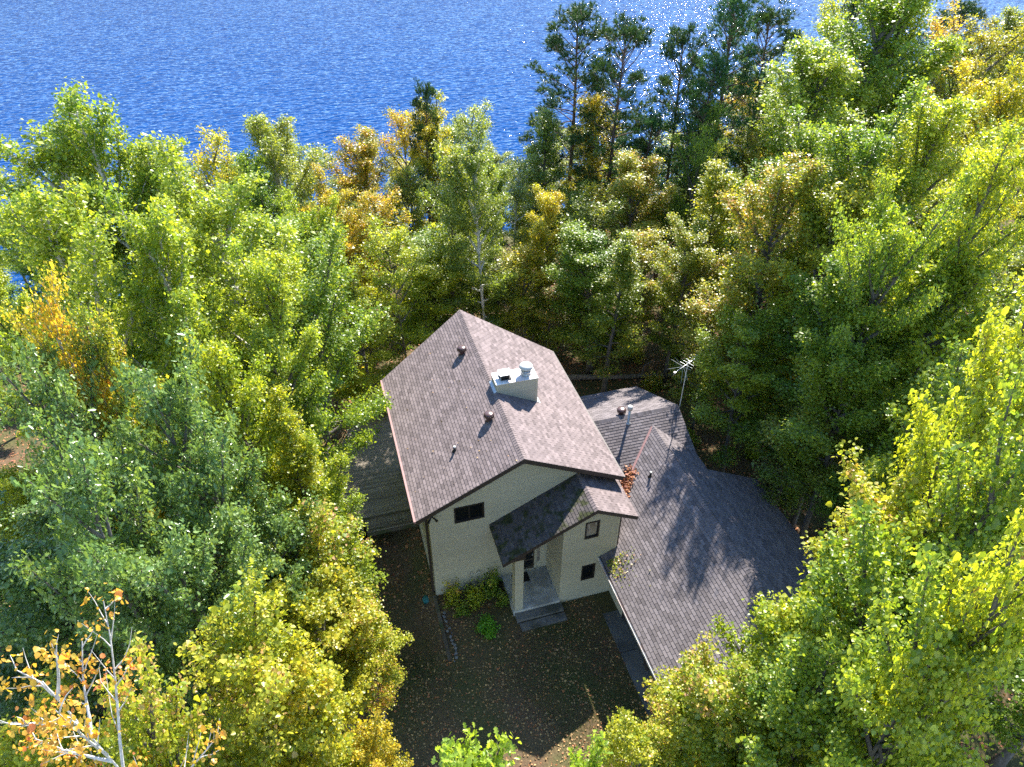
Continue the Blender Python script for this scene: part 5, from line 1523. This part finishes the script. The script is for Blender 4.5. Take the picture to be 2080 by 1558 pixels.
    ('tree', 'thin1', 37.24, 46.02, -5.82, 13.19, 4.91, 1.07, 'green', '', 'tree standing deep in the wood right of the house', 'trees deep in the right wood'),
    ('tree', 'col2', 19.54, 37.55, -4.9, 10.07, 5.26, 5.25, 'yellow', '', 'tree in the mixed autumn belt between the house and the lake', 'trees in the belt behind the house'),
    ('tree', 'lin2', -25.7, 23.09, -3.54, 14.56, 5.23, 0.58, 'oak', '', 'tree standing deep in the wood left of the house', 'trees deep in the left wood'),
    ('tree', 'lin3', -31.73, 44.53, -7.45, 12.91, 4.92, 4.07, 'green', '', 'tree standing deep in the wood left of the house', 'trees deep in the left wood'),
    ('tree', 'col1', 34.42, 37.27, -4.17, 9.79, 4.94, 5.75, 'deep', '', 'tree standing deep in the wood right of the house', 'trees deep in the right wood'),
    ('tree', 'col2', -4.33, 26.34, -3.17, 10.31, 5.38, 5.41, 'olive', '', 'tree in the mixed autumn belt between the house and the lake', 'trees in the belt behind the house'),
    ('tree', 'lin1', -12.35, 16.73, -2.22, 12.38, 4.41, 4.73, 'lime', '', 'tree standing deep in the wood left of the house', 'trees deep in the left wood'),
    ('tree', 'col1', -19.18, -1.78, -0.91, 12.07, 5.22, 4.83, 'oak', '', 'tree standing deep in the wood left of the house', 'trees deep in the left wood'),
    ('tree', 'col1', 14.76, -13.18, -0.15, 10.72, 4.89, 3.27, 'deep', '', 'tree standing deep in the wood right of the house', 'trees deep in the right wood'),
    ('tree', 'lin1', -32.87, 39.81, -6.82, 11.72, 4.9, 0.47, 'lime', '', 'tree standing deep in the wood left of the house', 'trees deep in the left wood'),
    ('tree', 'col2', -26.4, 15.8, -2.29, 10.55, 4.43, 5.99, 'oak', '', 'tree standing deep in the wood left of the house', 'trees deep in the left wood'),
    ('tree', 'col1', 35.78, 21.78, -1.27, 9.8, 3.99, 1.65, 'autumn', '', 'tree standing deep in the wood right of the house', 'trees deep in the right wood'),
    ('tree', 'lin3', 19.73, 8.21, -0.26, 11.96, 3.85, 4.69, 'green', '', 'tree standing deep in the wood right of the house', 'trees deep in the right wood'),
    ('tree', 'col2', 19.36, 1.07, -0.15, 12.71, 4.04, 5.11, 'autumn', '', 'tree standing deep in the wood right of the house', 'trees deep in the right wood'),
    ('tree', 'lin1', 42.62, 50.39, -6.43, 12.19, 3.93, 5.35, 'green', '', 'tree standing deep in the wood right of the house', 'trees deep in the right wood'),
    ('tree', 'lin2', -23.22, 8.66, -1.37, 12.88, 4.56, 2.27, 'green', '', 'tree standing deep in the wood left of the house', 'trees deep in the left wood'),
    ('tree', 'thin1', 35.28, 14.53, -0.45, 8.81, 5.1, 4.47, 'autumn', '', 'tree standing deep in the wood right of the house', 'trees deep in the right wood'),
    ('tree', 'thin1', 9.76, 18.45, -1.63, 10.68, 4.94, 6.01, 'olive', '', 'tree in the mixed autumn belt between the house and the lake', 'trees in the belt behind the house'),
    ('tree', 'col2', 37.59, 7.84, -0.15, 8.93, 4.09, 5.7, 'deep', '', 'tree standing deep in the wood right of the house', 'trees deep in the right wood'),
    ('tree', 'lin1', 47.61, 38.98, -3.93, 9.19, 4.12, 5.45, 'lime', '', 'tree standing deep in the wood right of the house', 'trees deep in the right wood'),
    ('tree', 'lin1', -15.77, 1.19, -1.0, 9.48, 5.07, 4.43, 'oak', '', 'tree standing deep in the wood left of the house', 'trees deep in the left wood'),
    ('tree', 'lin2', 29.66, 14.04, -0.51, 9.41, 5.1, 4.62, 'lime', '', 'tree standing deep in the wood right of the house', 'trees deep in the right wood'),
    ('tree', 'col2', 69.59, 45.09, -4.19, 11.11, 4.65, 3.53, 'deep', '', 'tree standing deep in the wood right of the house', 'trees deep in the right wood'),
    ('tree', 'thin1', 0.41, 22.96, -2.41, 9.14, 5.35, 4.51, 'deep', '', 'tree in the mixed autumn belt between the house and the lake', 'trees in the belt behind the house'),
    ('tree', 'thin1', 63.2, 39.33, -3.31, 11.79, 4.58, 1.5, 'olive', '', 'tree standing deep in the wood right of the house', 'trees deep in the right wood'),
    ('tree', 'thin1', 10.38, 31.49, -4.07, 9.66, 4.29, 0.24, 'olive', '', 'tree in the mixed autumn belt between the house and the lake', 'trees in the belt behind the house'),
    ('tree', 'col2', -18.39, 17.93, -2.5, 13.57, 4.2, 3.72, 'oak', '', 'tree standing deep in the wood left of the house', 'trees deep in the left wood'),
    ('tree', 'thin1', 45.52, 54.36, -7.01, 8.96, 4.97, 1.18, 'green', '', 'tree standing deep in the wood right of the house', 'trees deep in the right wood'),
    ('tree', 'lin1', 40.36, 26.77, -1.9, 9.22, 5.16, 5.28, 'green', '', 'tree standing deep in the wood right of the house', 'trees deep in the right wood'),
    ('tree', 'col2', 6.15, 41.18, -6.04, 11.51, 4.67, 0.77, 'deep', '', 'tree in the mixed autumn belt between the house and the lake', 'trees in the belt behind the house'),
    ('tree', 'col2', 25.45, -4.58, -0.15, 8.94, 3.73, 6.07, 'green', '', 'tree standing deep in the wood right of the house', 'trees deep in the right wood'),
    ('tree', 'col1', 59.74, 28.58, -1.5, 14.42, 4.46, 5.12, 'deep', '', 'tree standing deep in the wood right of the house', 'trees deep in the right wood'),
    ('tree', 'lin3', 47.43, 47.85, -5.74, 10.03, 4.82, 3.15, 'deep', '', 'tree standing deep in the wood right of the house', 'trees deep in the right wood'),
    ('tree', 'lin1', 6.6, 46.62, -7.02, 11.73, 5.05, 2.12, 'lime', '', 'tree in the mixed autumn belt between the house and the lake', 'trees in the belt behind the house'),
    ('tree', 'thin1', 20.37, 48.87, -7.02, 10.03, 5.04, 3.57, 'olive', '', 'tree in the mixed autumn belt between the house and the lake', 'trees in the belt behind the house'),
    ('tree', 'lin2', -29.72, 26.9, -4.37, 10.86, 4.03, 0.99, 'olive', '', 'tree standing deep in the wood left of the house', 'trees deep in the left wood'),
    ('tree', 'col2', 9.02, 11.79, -0.72, 10.95, 4.75, 5.27, 'autumn', '', 'tree in the mixed autumn belt between the house and the lake', 'trees in the belt behind the house'),
    ('tree', 'col2', -33.91, 35.06, -6.05, 8.66, 5.19, 3.15, 'deep', '', 'tree standing deep in the wood left of the house', 'trees deep in the left wood'),
    ('tree', 'lin3', -15.47, 31.0, -4.91, 9.88, 4.35, 5.74, 'olive', '', 'tree standing deep in the wood left of the house', 'trees deep in the left wood'),
    ('tree', 'thin2', -2.43, 15.65, -1.2, 11.45, 4.37, 0.75, 'lime', '', 'tree in the mixed autumn belt between the house and the lake', 'trees in the belt behind the house'),
    ('tree', 'thin1', 15.97, 23.39, -2.25, 9.87, 4.93, 0.82, 'autumn', '', 'tree in the mixed autumn belt between the house and the lake', 'trees in the belt behind the house'),
    ('tree', 'lin3', -15.45, -4.49, -0.15, 11.48, 5.07, 2.3, 'oak', '', 'tree standing deep in the wood left of the house', 'trees deep in the left wood'),
]


# ------------------------------------------------------------------ the trees
PROTO = {}
PROTO['lin1'] = make_tree('lin1', 101, H=16, base=4.5, R=3.0, prof='oval', limbs=30, lsize=0.108, per=56, clump=0.21, gap=0.36)
PROTO['lin2'] = make_tree('lin2', 102, H=16, base=4.0, R=3.0, prof='column', limbs=32, lsize=0.108, per=56, clump=0.21, gap=0.36)
PROTO['lin3'] = make_tree('lin3', 103, H=16, base=5.0, R=3.0, prof='oval', limbs=28, lsize=0.108, per=58, clump=0.22, gap=0.38, elev=(25, 65))
PROTO['col1'] = make_tree('col1', 104, H=14, base=2.8, R=2.2, prof='column', limbs=34, lsize=0.10, per=54, clump=0.20, gap=0.34, elev=(20, 65))
PROTO['col2'] = make_tree('col2', 105, H=14, base=3.4, R=2.3, prof='cone', limbs=32, lsize=0.10, per=52, clump=0.20, gap=0.34)
PROTO['broad1'] = make_tree('broad1', 106, H=14, base=4.5, R=3.8, prof='broad', limbs=28, lsize=0.108, per=52, clump=0.22, gap=0.36)
PROTO['broad2'] = make_tree('broad2', 107, H=12, base=4.0, R=3.8, prof='broad', limbs=22, lsize=0.10, per=50, clump=0.22, gap=0.36, fill=0.85)
PROTO['thin1'] = make_tree('thin1', 108, H=11, base=3.2, R=2.0, prof='oval', limbs=22, lsize=0.092, per=44, clump=0.20, fill=0.85, trunk=0.09)
PROTO['thin2'] = make_tree('thin2', 109, H=11, base=3.0, R=2.1, prof='column', limbs=22, lsize=0.092, per=44, clump=0.20, fill=0.85, trunk=0.09)
PROTO['oak1'] = make_tree('oak1', 110, H=15, base=4.0, R=3.8, prof='broad', limbs=28, leaf='oak', lsize=0.15, per=26, clump=0.21, gap=0.34, trunk=0.22)
PROTO['oak2'] = make_tree('oak2', 111, H=15, base=4.0, R=3.5, prof='oval', limbs=28, leaf='oak', lsize=0.15, per=26, clump=0.21, gap=0.34, trunk=0.22)
PROTO['near1'] = make_tree('near1', 112, H=13, base=3.5, R=2.7, prof='oval', limbs=32, leaf='round', lsize=0.102, per=32, clump=0.18, gap=0.24)
PROTO['near2'] = make_tree('near2', 113, H=13, base=3.2, R=2.8, prof='column', limbs=32, leaf='round', lsize=0.102, per=32, clump=0.18, gap=0.24)
PROTO['nearoak'] = make_tree('nearoak', 114, H=13, base=5.0, R=2.0, prof='oval', limbs=20, leaf='oak', lsize=0.20, per=16, clump=0.17, gap=0.28)
PROTO['bare'] = make_tree('bare', 115, H=16, base=7.0, R=2.6, prof='broad', limbs=18, leaf='round', lsize=0.095, per=16, clump=0.15, gap=0.4, fill=0.42, trunk=0.07, elev=(5, 50))
PROTO['pine1'] = make_pine('pine1', 121, H=18, base=5.0, R=3.0)
PROTO['pine2'] = make_pine('pine2', 122, H=17, base=4.5, R=3.0)
PROTO['wpine'] = make_pine('wpine', 123, H=18, base=4.0, R=2.7, whorls=22, white=True)
for k_, p_ in PROTO.items():
    print('proto', k_, p_['n'])
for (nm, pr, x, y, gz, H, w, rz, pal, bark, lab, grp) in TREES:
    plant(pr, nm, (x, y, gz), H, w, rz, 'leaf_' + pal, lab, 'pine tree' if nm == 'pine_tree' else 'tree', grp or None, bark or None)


# ------------------------------------------------------------------ shrubs by the front wall
def make_shrub(key, seed, Rr, Hh, n, ls, kind='small'):
    rng = np.random.default_rng(seed)
    w = MB()
    C = []
    for i in range(max(5, n // 60)):
        a, e = rng.uniform(0, 6.28), rng.uniform(0.5, 1.4)
        d = np.array([math.cos(a) * math.cos(e), math.sin(a) * math.cos(e), math.sin(e)])
        L = Hh * rng.uniform(0.55, 1.0) if e > 0.9 else Rr * rng.uniform(0.7, 1.1)
        c = curve((0, 0, 0), d, L, 4, 0.1, 0.3, rng)
        w.tube(c, [0.014, 0.012, 0.009, 0.007, 0.003], 4, cap=False)
        for u in np.linspace(0.3, 1, 7):
            C.append(along(c, min(u, 0.999))[0])
    C = np.array(C)
    idx = rng.integers(0, len(C), n)
    P = C[idx] + rng.normal(0, 0.09, (n, 3))
    P[:, 2] = np.maximum(P[:, 2], 0.03)
    Nn = unit(np.array([0, 0, 0.8]) + rng.normal(0, 0.5, (n, 3)))
    D = unit(np.cross(Nn, rng.normal(0, 1, (n, 3))))
    var = np.stack([rng.uniform(size=n), rng.uniform(size=len(C))[idx], np.clip(P[:, 2] / Hh, 0, 1)], 1)
    return dict(H=Hh, R=Rr, crown=leaves_mesh(key, P, D, Nn, ls * rng.uniform(0.7, 1.3, n), var, kind, MAT['leaf_green']), trunk=w.mesh(key + '_stems', MAT['bark']))


PROTO['shrub1'] = make_shrub('shrub1', 201, 0.55, 1.1, 900, 0.09)
PROTO['shrub2'] = make_shrub('shrub2', 202, 0.7, 0.9, 1500, 0.075)
PROTO['fern'] = make_shrub('fern', 203, 0.62, 0.55, 2600, 0.07)


def shrub(proto, x, y, H, w, rz, pal, label, group=None, name='shrub', z=None):
    p = PROTO[proto]
    z = float(T(x, y)) if z is None else z
    t = empty(name, (x, y, z - 0.02), rz)
    for nm, me, mt in (('stems', p['trunk'], None), ('foliage', p['crown'], 'leaf_' + pal)):
        o = link(nm, me, t)
        o.scale = (w / (2 * p['R']), w / (2 * p['R']), H / p['H'])
        if mt:
            o.material_slots[0].link = 'OBJECT'
            o.material_slots[0].material = MAT[mt]
    tag(t, label, 'shrub', group)


shrub('shrub1', -3.25, -0.55, 1.45, 1.1, 0.4, 'yellow', 'yellowing shrub at the left end of the wall bed')
shrub('shrub2', -2.35, -0.75, 1.05, 1.5, 1.4, 'lime', 'rounded mottled shrub in the middle of the wall bed')
shrub('shrub1', -1.45, -0.55, 1.7, 1.2, 2.4, 'deep', 'tall dark green shrub beside the porch slab')
shrub('shrub2', -1.15, -1.25, 0.8, 0.9, 3.1, 'green', 'small green shrub against the porch column')
shrub('shrub2', -3.0, -1.25, 0.6, 0.9, 5.1, 'deep', 'low dark shrub behind the timber retaining wall')
shrub('fern', -2.15, -2.35, 0.6, 1.25, 0.0, 'vivid', 'round vivid green bush standing alone in the lawn')

# ------------------------------------------------------------------ far shore wood, undergrowth
def scatter(name, n, sampler, size, kind, mat, label, cat, flat=0.35, seed=3, zoff=0.02, zf=T):
    rng = np.random.default_rng(seed)
    xy = sampler(rng, n)
    z = zf(xy[:, 0], xy[:, 1])
    n = len(xy)
    P = np.column_stack([xy, z + zoff + rng.uniform(0, 0.02, n)])
    Nn = unit(np.array([0, 0, 1.0]) + rng.normal(0, flat, (n, 3)))
    D = unit(np.cross(Nn, rng.normal(0, 1, (n, 3))))
    var = np.stack([rng.uniform(size=n), rng.uniform(size=n), rng.uniform(size=n)], 1)
    o = link(name, leaves_mesh(name, P, D, Nn, size * np.exp(rng.normal(0, 0.25, n)), var, kind, MAT[mat]))
    tag(o, label, cat, kind='stuff')
    return o


def inside_house(x, y):
    return ((x > -4.0) & (x < 4.0) & (y > -0.02) & (y < 10)) | ((x > 1.2) & (x < 3.9) & (y > -1.95) & (y < 0.1)) | ((x > -0.9) & (x < 1.42) & (y > -2.9) & (y < 0.1)) | \
           ((x > 2.98) & (x < 11.5) & (y > -9.4) & (y < 0)) | ((x > 3.9) & (x < 8.9) & (y > -2) & (y < 7.8))


def yard(rng, n):
    x = rng.uniform(-10, 13, n * 2)
    y = rng.uniform(-15, 2.5, n * 2)
    k = ~inside_house(x, y) & (rng.uniform(size=n * 2) < 0.45 + 0.5 * np.sin(x * 1.1 + np.sin(y * 0.9) * 1.5) ** 2)
    return np.column_stack([x, y])[k][:n]


def wood(rng, n):
    x = rng.uniform(-30, 40, n * 2)
    y = rng.uniform(-13, 44, n * 2)
    k = ~inside_house(x, y) & ~((x > -10) & (x < 12) & (y < 0))
    return np.column_stack([x, y])[k][:n]


scatter('fallen_leaves', 16000, yard, 0.075, 'small', 'leaf_litter', 'yellow and brown fallen leaves strewn over the yard', 'leaves', 0.4, 5)
scatter('forest_litter', 60000, wood, 0.12, 'small', 'leaf_rust', 'rusty leaf litter on the forest floor', 'leaves', 0.4, 6)


def turf(rng, n):
    x = rng.uniform(-9, 3.2, n * 3)
    y = rng.uniform(-14, -1.2, n * 3)
    pat = np.sin(x * 0.9 + 1.0) * 0.5 + np.sin(y * 0.8 + x * 0.4) * 0.5 + 0.9 * np.exp(-((x - 1.0) ** 2 + (y + 4.2) ** 2) / 4.5)
    k = ~inside_house(x, y) & (pat + rng.normal(0, 0.25, n * 3) > 0.35)
    return np.column_stack([x, y])[k][:n]


def blades(name, n, sampler, mat, label):
    rng = np.random.default_rng(9)
    xy = sampler(rng, n)
    n = len(xy)
    P = np.column_stack([xy, T(xy[:, 0], xy[:, 1]) - 0.005])
    D = unit(np.array([0, 0, 1.0]) + rng.normal(0, 0.55, (n, 3)))
    Nn = unit(rng.normal(0, 1, (n, 3)))
    var = np.stack([rng.uniform(size=n)] * 3, 1)
    var[:, 1] = 0.5 + 0.5 * np.sin(xy[:, 0] * 2) * np.sin(xy[:, 1] * 2.3)
    o = link(name, leaves_mesh(name, P, D, Nn, rng.uniform(0.04, 0.10, n) * 1.0, var, 'needle', MAT[mat]))
    o.data.transform(Matrix.Identity(4))
    tag(o, label, 'grass', kind='stuff')


blades('lawn_grass', 110000, turf, 'grass', 'thin short grass in the shaded front yard')

# leaves caught on the roofs
def on_roof(name, n, sampler, zf, label, seed, mat='leaf_rust', size=0.10):
    return scatter(name, n, sampler, size, 'small', mat, label, 'leaves', 0.5, seed, 0.04, lambda x, y: np.array([zf(a, b) for a, b in zip(x, y)]))


def valley(rng, n):
    t = rng.beta(1.3, 1.6, n)
    x = 4.0 + t * 1.9
    y = x - 4.55
    o = rng.normal(0, 0.10, n)
    return np.column_stack([x + o, y - o * 0.9 + rng.normal(0, 0.05, n)])


on_roof('valley_leaves', 1500, valley, lambda x, y: max(zGL(x, y), zWF(x, y)) if True else 0, 'orange brown dead leaves drifted in the roof valley', 12)


def corner(rng, n):
    return np.column_stack([3.15 + np.abs(rng.normal(0, 0.45, n)), -2.35 - np.abs(rng.normal(0, 0.5, n))])


on_roof('garage_roof_leaves', 260, corner, zGL, 'mossy leaves scattered on the garage roof corner', 13, 'leaf_limebrown', 0.07)


def loose(rng, n):
    return np.column_stack([rng.uniform(-4.4, -0.2, n), rng.uniform(-0.4, 9, n)])


on_roof('roof_leaves', 40, loose, zL, 'few stray leaves on the left main roof slope', 14, 'leaf_litter', 0.07)

# low undergrowth
rg = np.random.default_rng(31)
UG = []
for i in range(900):
    x, y = rg.uniform(-24, 34), rg.uniform(-8, 38)
    if inside_house(np.array(x), np.array(y)) or (-8.5 < x < 12.5 and -12 < y < 13) or (x < 2 and y < 0):
        if not (9.8 < x and y > 1):
            continue
    if UG and min((x - a) ** 2 + (y - b) ** 2 for a, b in UG) < 2.2 ** 2:
        continue
    UG.append((x, y))
UG = UG[:110]
for i, (x, y) in enumerate(UG):
    shrub(('shrub1', 'shrub2')[i % 2], x, y, float(rg.uniform(0.8, 2.0)), float(rg.uniform(1.2, 2.4)), float(rg.uniform(0, 6)), ('lime', 'deep', 'autumn', 'green', 'yellow')[i % 5],
          'low leafy shrub on the forest floor among the trunks', 'undergrowth shrubs')
